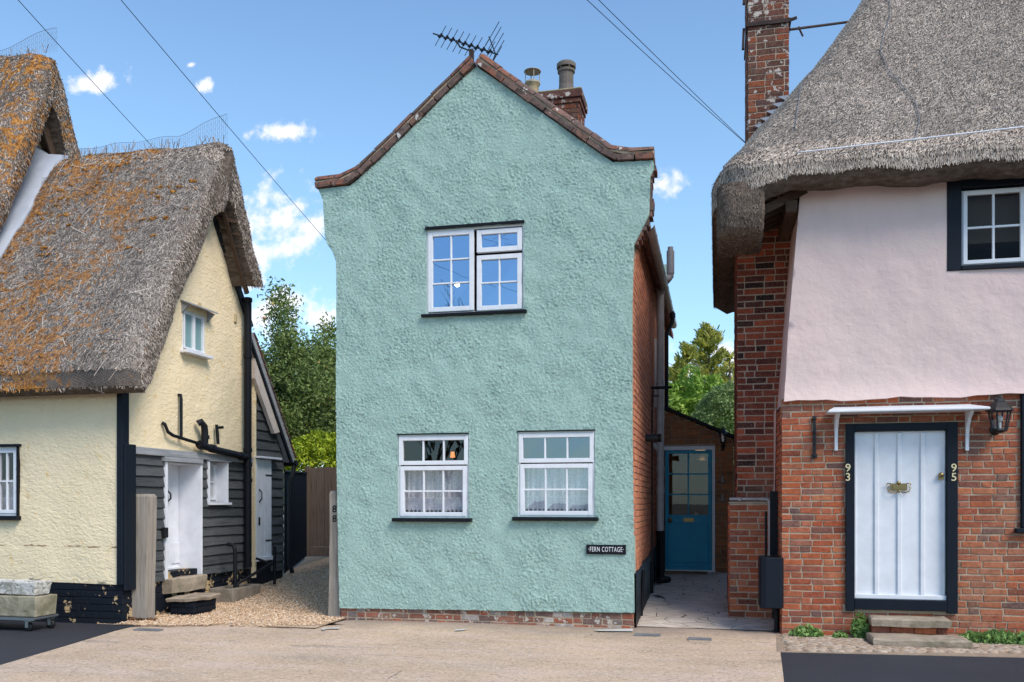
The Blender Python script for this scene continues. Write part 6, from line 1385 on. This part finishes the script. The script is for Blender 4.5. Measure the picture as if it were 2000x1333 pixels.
weed(wx(1935), PYF - .22, .20, .15, 520, .04, LEAF_W, 'bushy pale green weed below the lantern')
weed(wx(1990), PYF - .22, .20, .13, 480, .04, LEAF_W, 'weed clump at the right edge along the brick wall')
for px, py, l in ((493, 1140, 'small weed in the gravel by the guard stone'), (540, 1108, 'weed sprig in the gravel below the lean-to door'), (462, 1148, 'grey-green seedling by the drain surround')):
    p = on_z(px, py, gz(1.2)); weed(p.x, p.y, .10, .08, 130, .035, LEAF_W, l)
# dead leaves by the post
p = on_z(262, 1216, 0); n = 260; P = np.stack([p.x + rng.normal(0, .12, n), p.y + rng.normal(0.02, .05, n), rng.uniform(.008, .05, n)], 1); m = leaf_mat('dead_leaf', [(.12, .04, .02), (.22, .10, .05), (.16, .08, .04)]); o = leaves('leaf_litter', P, .04, m, None, asp=.7); tagp(o, 'brown dead leaves drifted against the pale oak post', 'leaf litter', kind='stuff')
# cobbles
mb = MB(); ca = cob[0]; cb_ = cob[1]
for k in range(5200):
    x = random.uniform(bx0 - .0, 5.0); t = (x - ca[0]) / (cb_[0] - ca[0]); ylo = ca[1] + (cb_[1] - ca[1]) * t; y = random.uniform(ylo + .03, PYF - .02)
    if s1_[0] - .08 < x < s1_[1] + .14 and y > PYF - .68: continue
    s = random.uniform(.022, .05); mb.sphere((x, y, .004), s, 7, 4, (1.25, .9, .45))
    if len(mb.v) > 70000: break
m = M('cobble', .85, .25); m.col(m.ramp(m.island(), [(0, (.28, .19, .13)), (.4, (.42, .31, .22)), (.7, (.36, .29, .23)), (1, (.50, .40, .31))])); m.bump(m.noise(40, 4), .4, .006)
mb.build('cobbles', m.m, None, label='tan rounded cobbles set along the foot of the pink cottage', cat='cobbles', kind='stuff', recalc=False)
sheet('cobble_bed', [(bx0 - .0, PYF + .1), (bx0 - .05, PYF + .1), (ca[0] - .02, ca[1] + .02), (ca[0] + .0, ca[1] + .02), (cb_[0] + 3, cb_[1] + .02), (cb_[0] + 3, PYF + .1)], .006, mortar_mat('cobble_mortar', (.40, .30, .22, 1)), sp=.2)
# ground marks and covers
mb = MB()
for poly in ([(628,1228),(665,1226),(662,1229),(640,1229),(630,1232)], [(890,1230),(915,1229),(905,1232),(888,1233)], [(1160,1231),(1236,1229),(1236,1234),(1170,1233.5)]):
    q = [on_z(x, y, .012) for x, y in poly]; mb.add([(v.x, v.y, .016) for v in q] + [(v.x, v.y, .012) for v in q], [tuple(range(len(q)))])
mb.build('painted_marks', paint('worn_marking', (.62, .60, .56, 1), .8), None, kind='structure', recalc=False)
for px, py, w_, l in ((1265, 1240, .14, 'small grey stopcock cover at the mouth of the passage'), (290, 1230, .16, 'square grey cover flush in the tarmac by the oak post'), (1367, 1248, .12, 'second small cover in the tarmac before the passage paving')):
    p = on_z(px, py, .015); mb = MB(); mb.box(p.x - w_, p.x + w_, p.y - .05, p.y + .05, .006, .022); mb.box(p.x - w_ + .02, p.x + w_ - .02, p.y - .035, p.y + .035, .022, .025); mb.build('service_cover', paint('cast_cover', (.22, .22, .22, 1), .7, .2), None, bevel=.003, label=l, cat='drain cover')
# ================================================================== overhead wires
def wire(a, b, sag, r, label, group='overhead cables', ext=.1):
    a, b = Vector(a), Vector(b); a = a + (a - b) * 2.2; sag *= 2.0; b = b + (b - a).normalized() * ext
    pts = [a.lerp(b, t / 24) - Vector((0, 0, sag * 4 * (t / 24) * (1 - t / 24))) for t in range(25)]
    mb = MB(); mb.tube(pts, r, 5); mb.build('overhead_cable', BLACK, None, label=label, cat='cable', group=group)
def pd(px, py, dist): return CAM + ray(px, py) * dist
wire(pd(-20, -80, 8), pd(292, 280, 12.2), .05, .0038, 'thin cable dropping to the yellow cottage thatch at the upper left')
wire(pd(170, -110, 8), pd(640, 470, 13.5), .08, .0038, 'longer cable crossing the sky down to the back of the green cottage', ext=.9)
wire(pd(1130, -60, 8.5), pd(1462, 284, 11.6), .06, .0036, 'upper strand of the pair running to the pink cottage chimney')
wire(pd(1125, -52, 8.5), pd(1458, 281, 11.6), .09, .0036, 'lower strand of the pair running to the pink cottage chimney')

# bare tree across the street: it is what the upstairs panes mirror
def bare_tree(x, y, h, seed):
    rnd = random.Random(seed); mb = MB()
    def g(p, d, L, r, lv):
        q = [p]
        for k in range(3): d = (d + Vector((rnd.uniform(-.2, .2), rnd.uniform(-.2, .2), rnd.uniform(-.02, .15)))).normalized(); q.append(q[-1] + d * L / 3)
        mb.tube(q, [r, r * .85, r * .7, r * .55], 5, cap=False)
        if lv < 5:
            for k in range(rnd.randint(3, 4)): a = rnd.uniform(0, 6.28); t = rnd.uniform(.35, .7); g(q[rnd.randint(1, 3)], (d + Vector((math.cos(a) * t, math.sin(a) * t, .15))).normalized(), L * rnd.uniform(.62, .8), r * .55, lv + 1)
    g(Vector((x, y, 0)), Vector((0, 0, 1)), h * .34, .16, 0); mb.build('bare_tree', BARK, None, label='bare branching tree across the street, mirrored in the upper green-cottage window', cat='tree', recalc=False)
bare_tree(-9.4, -25, 10.2, 5)
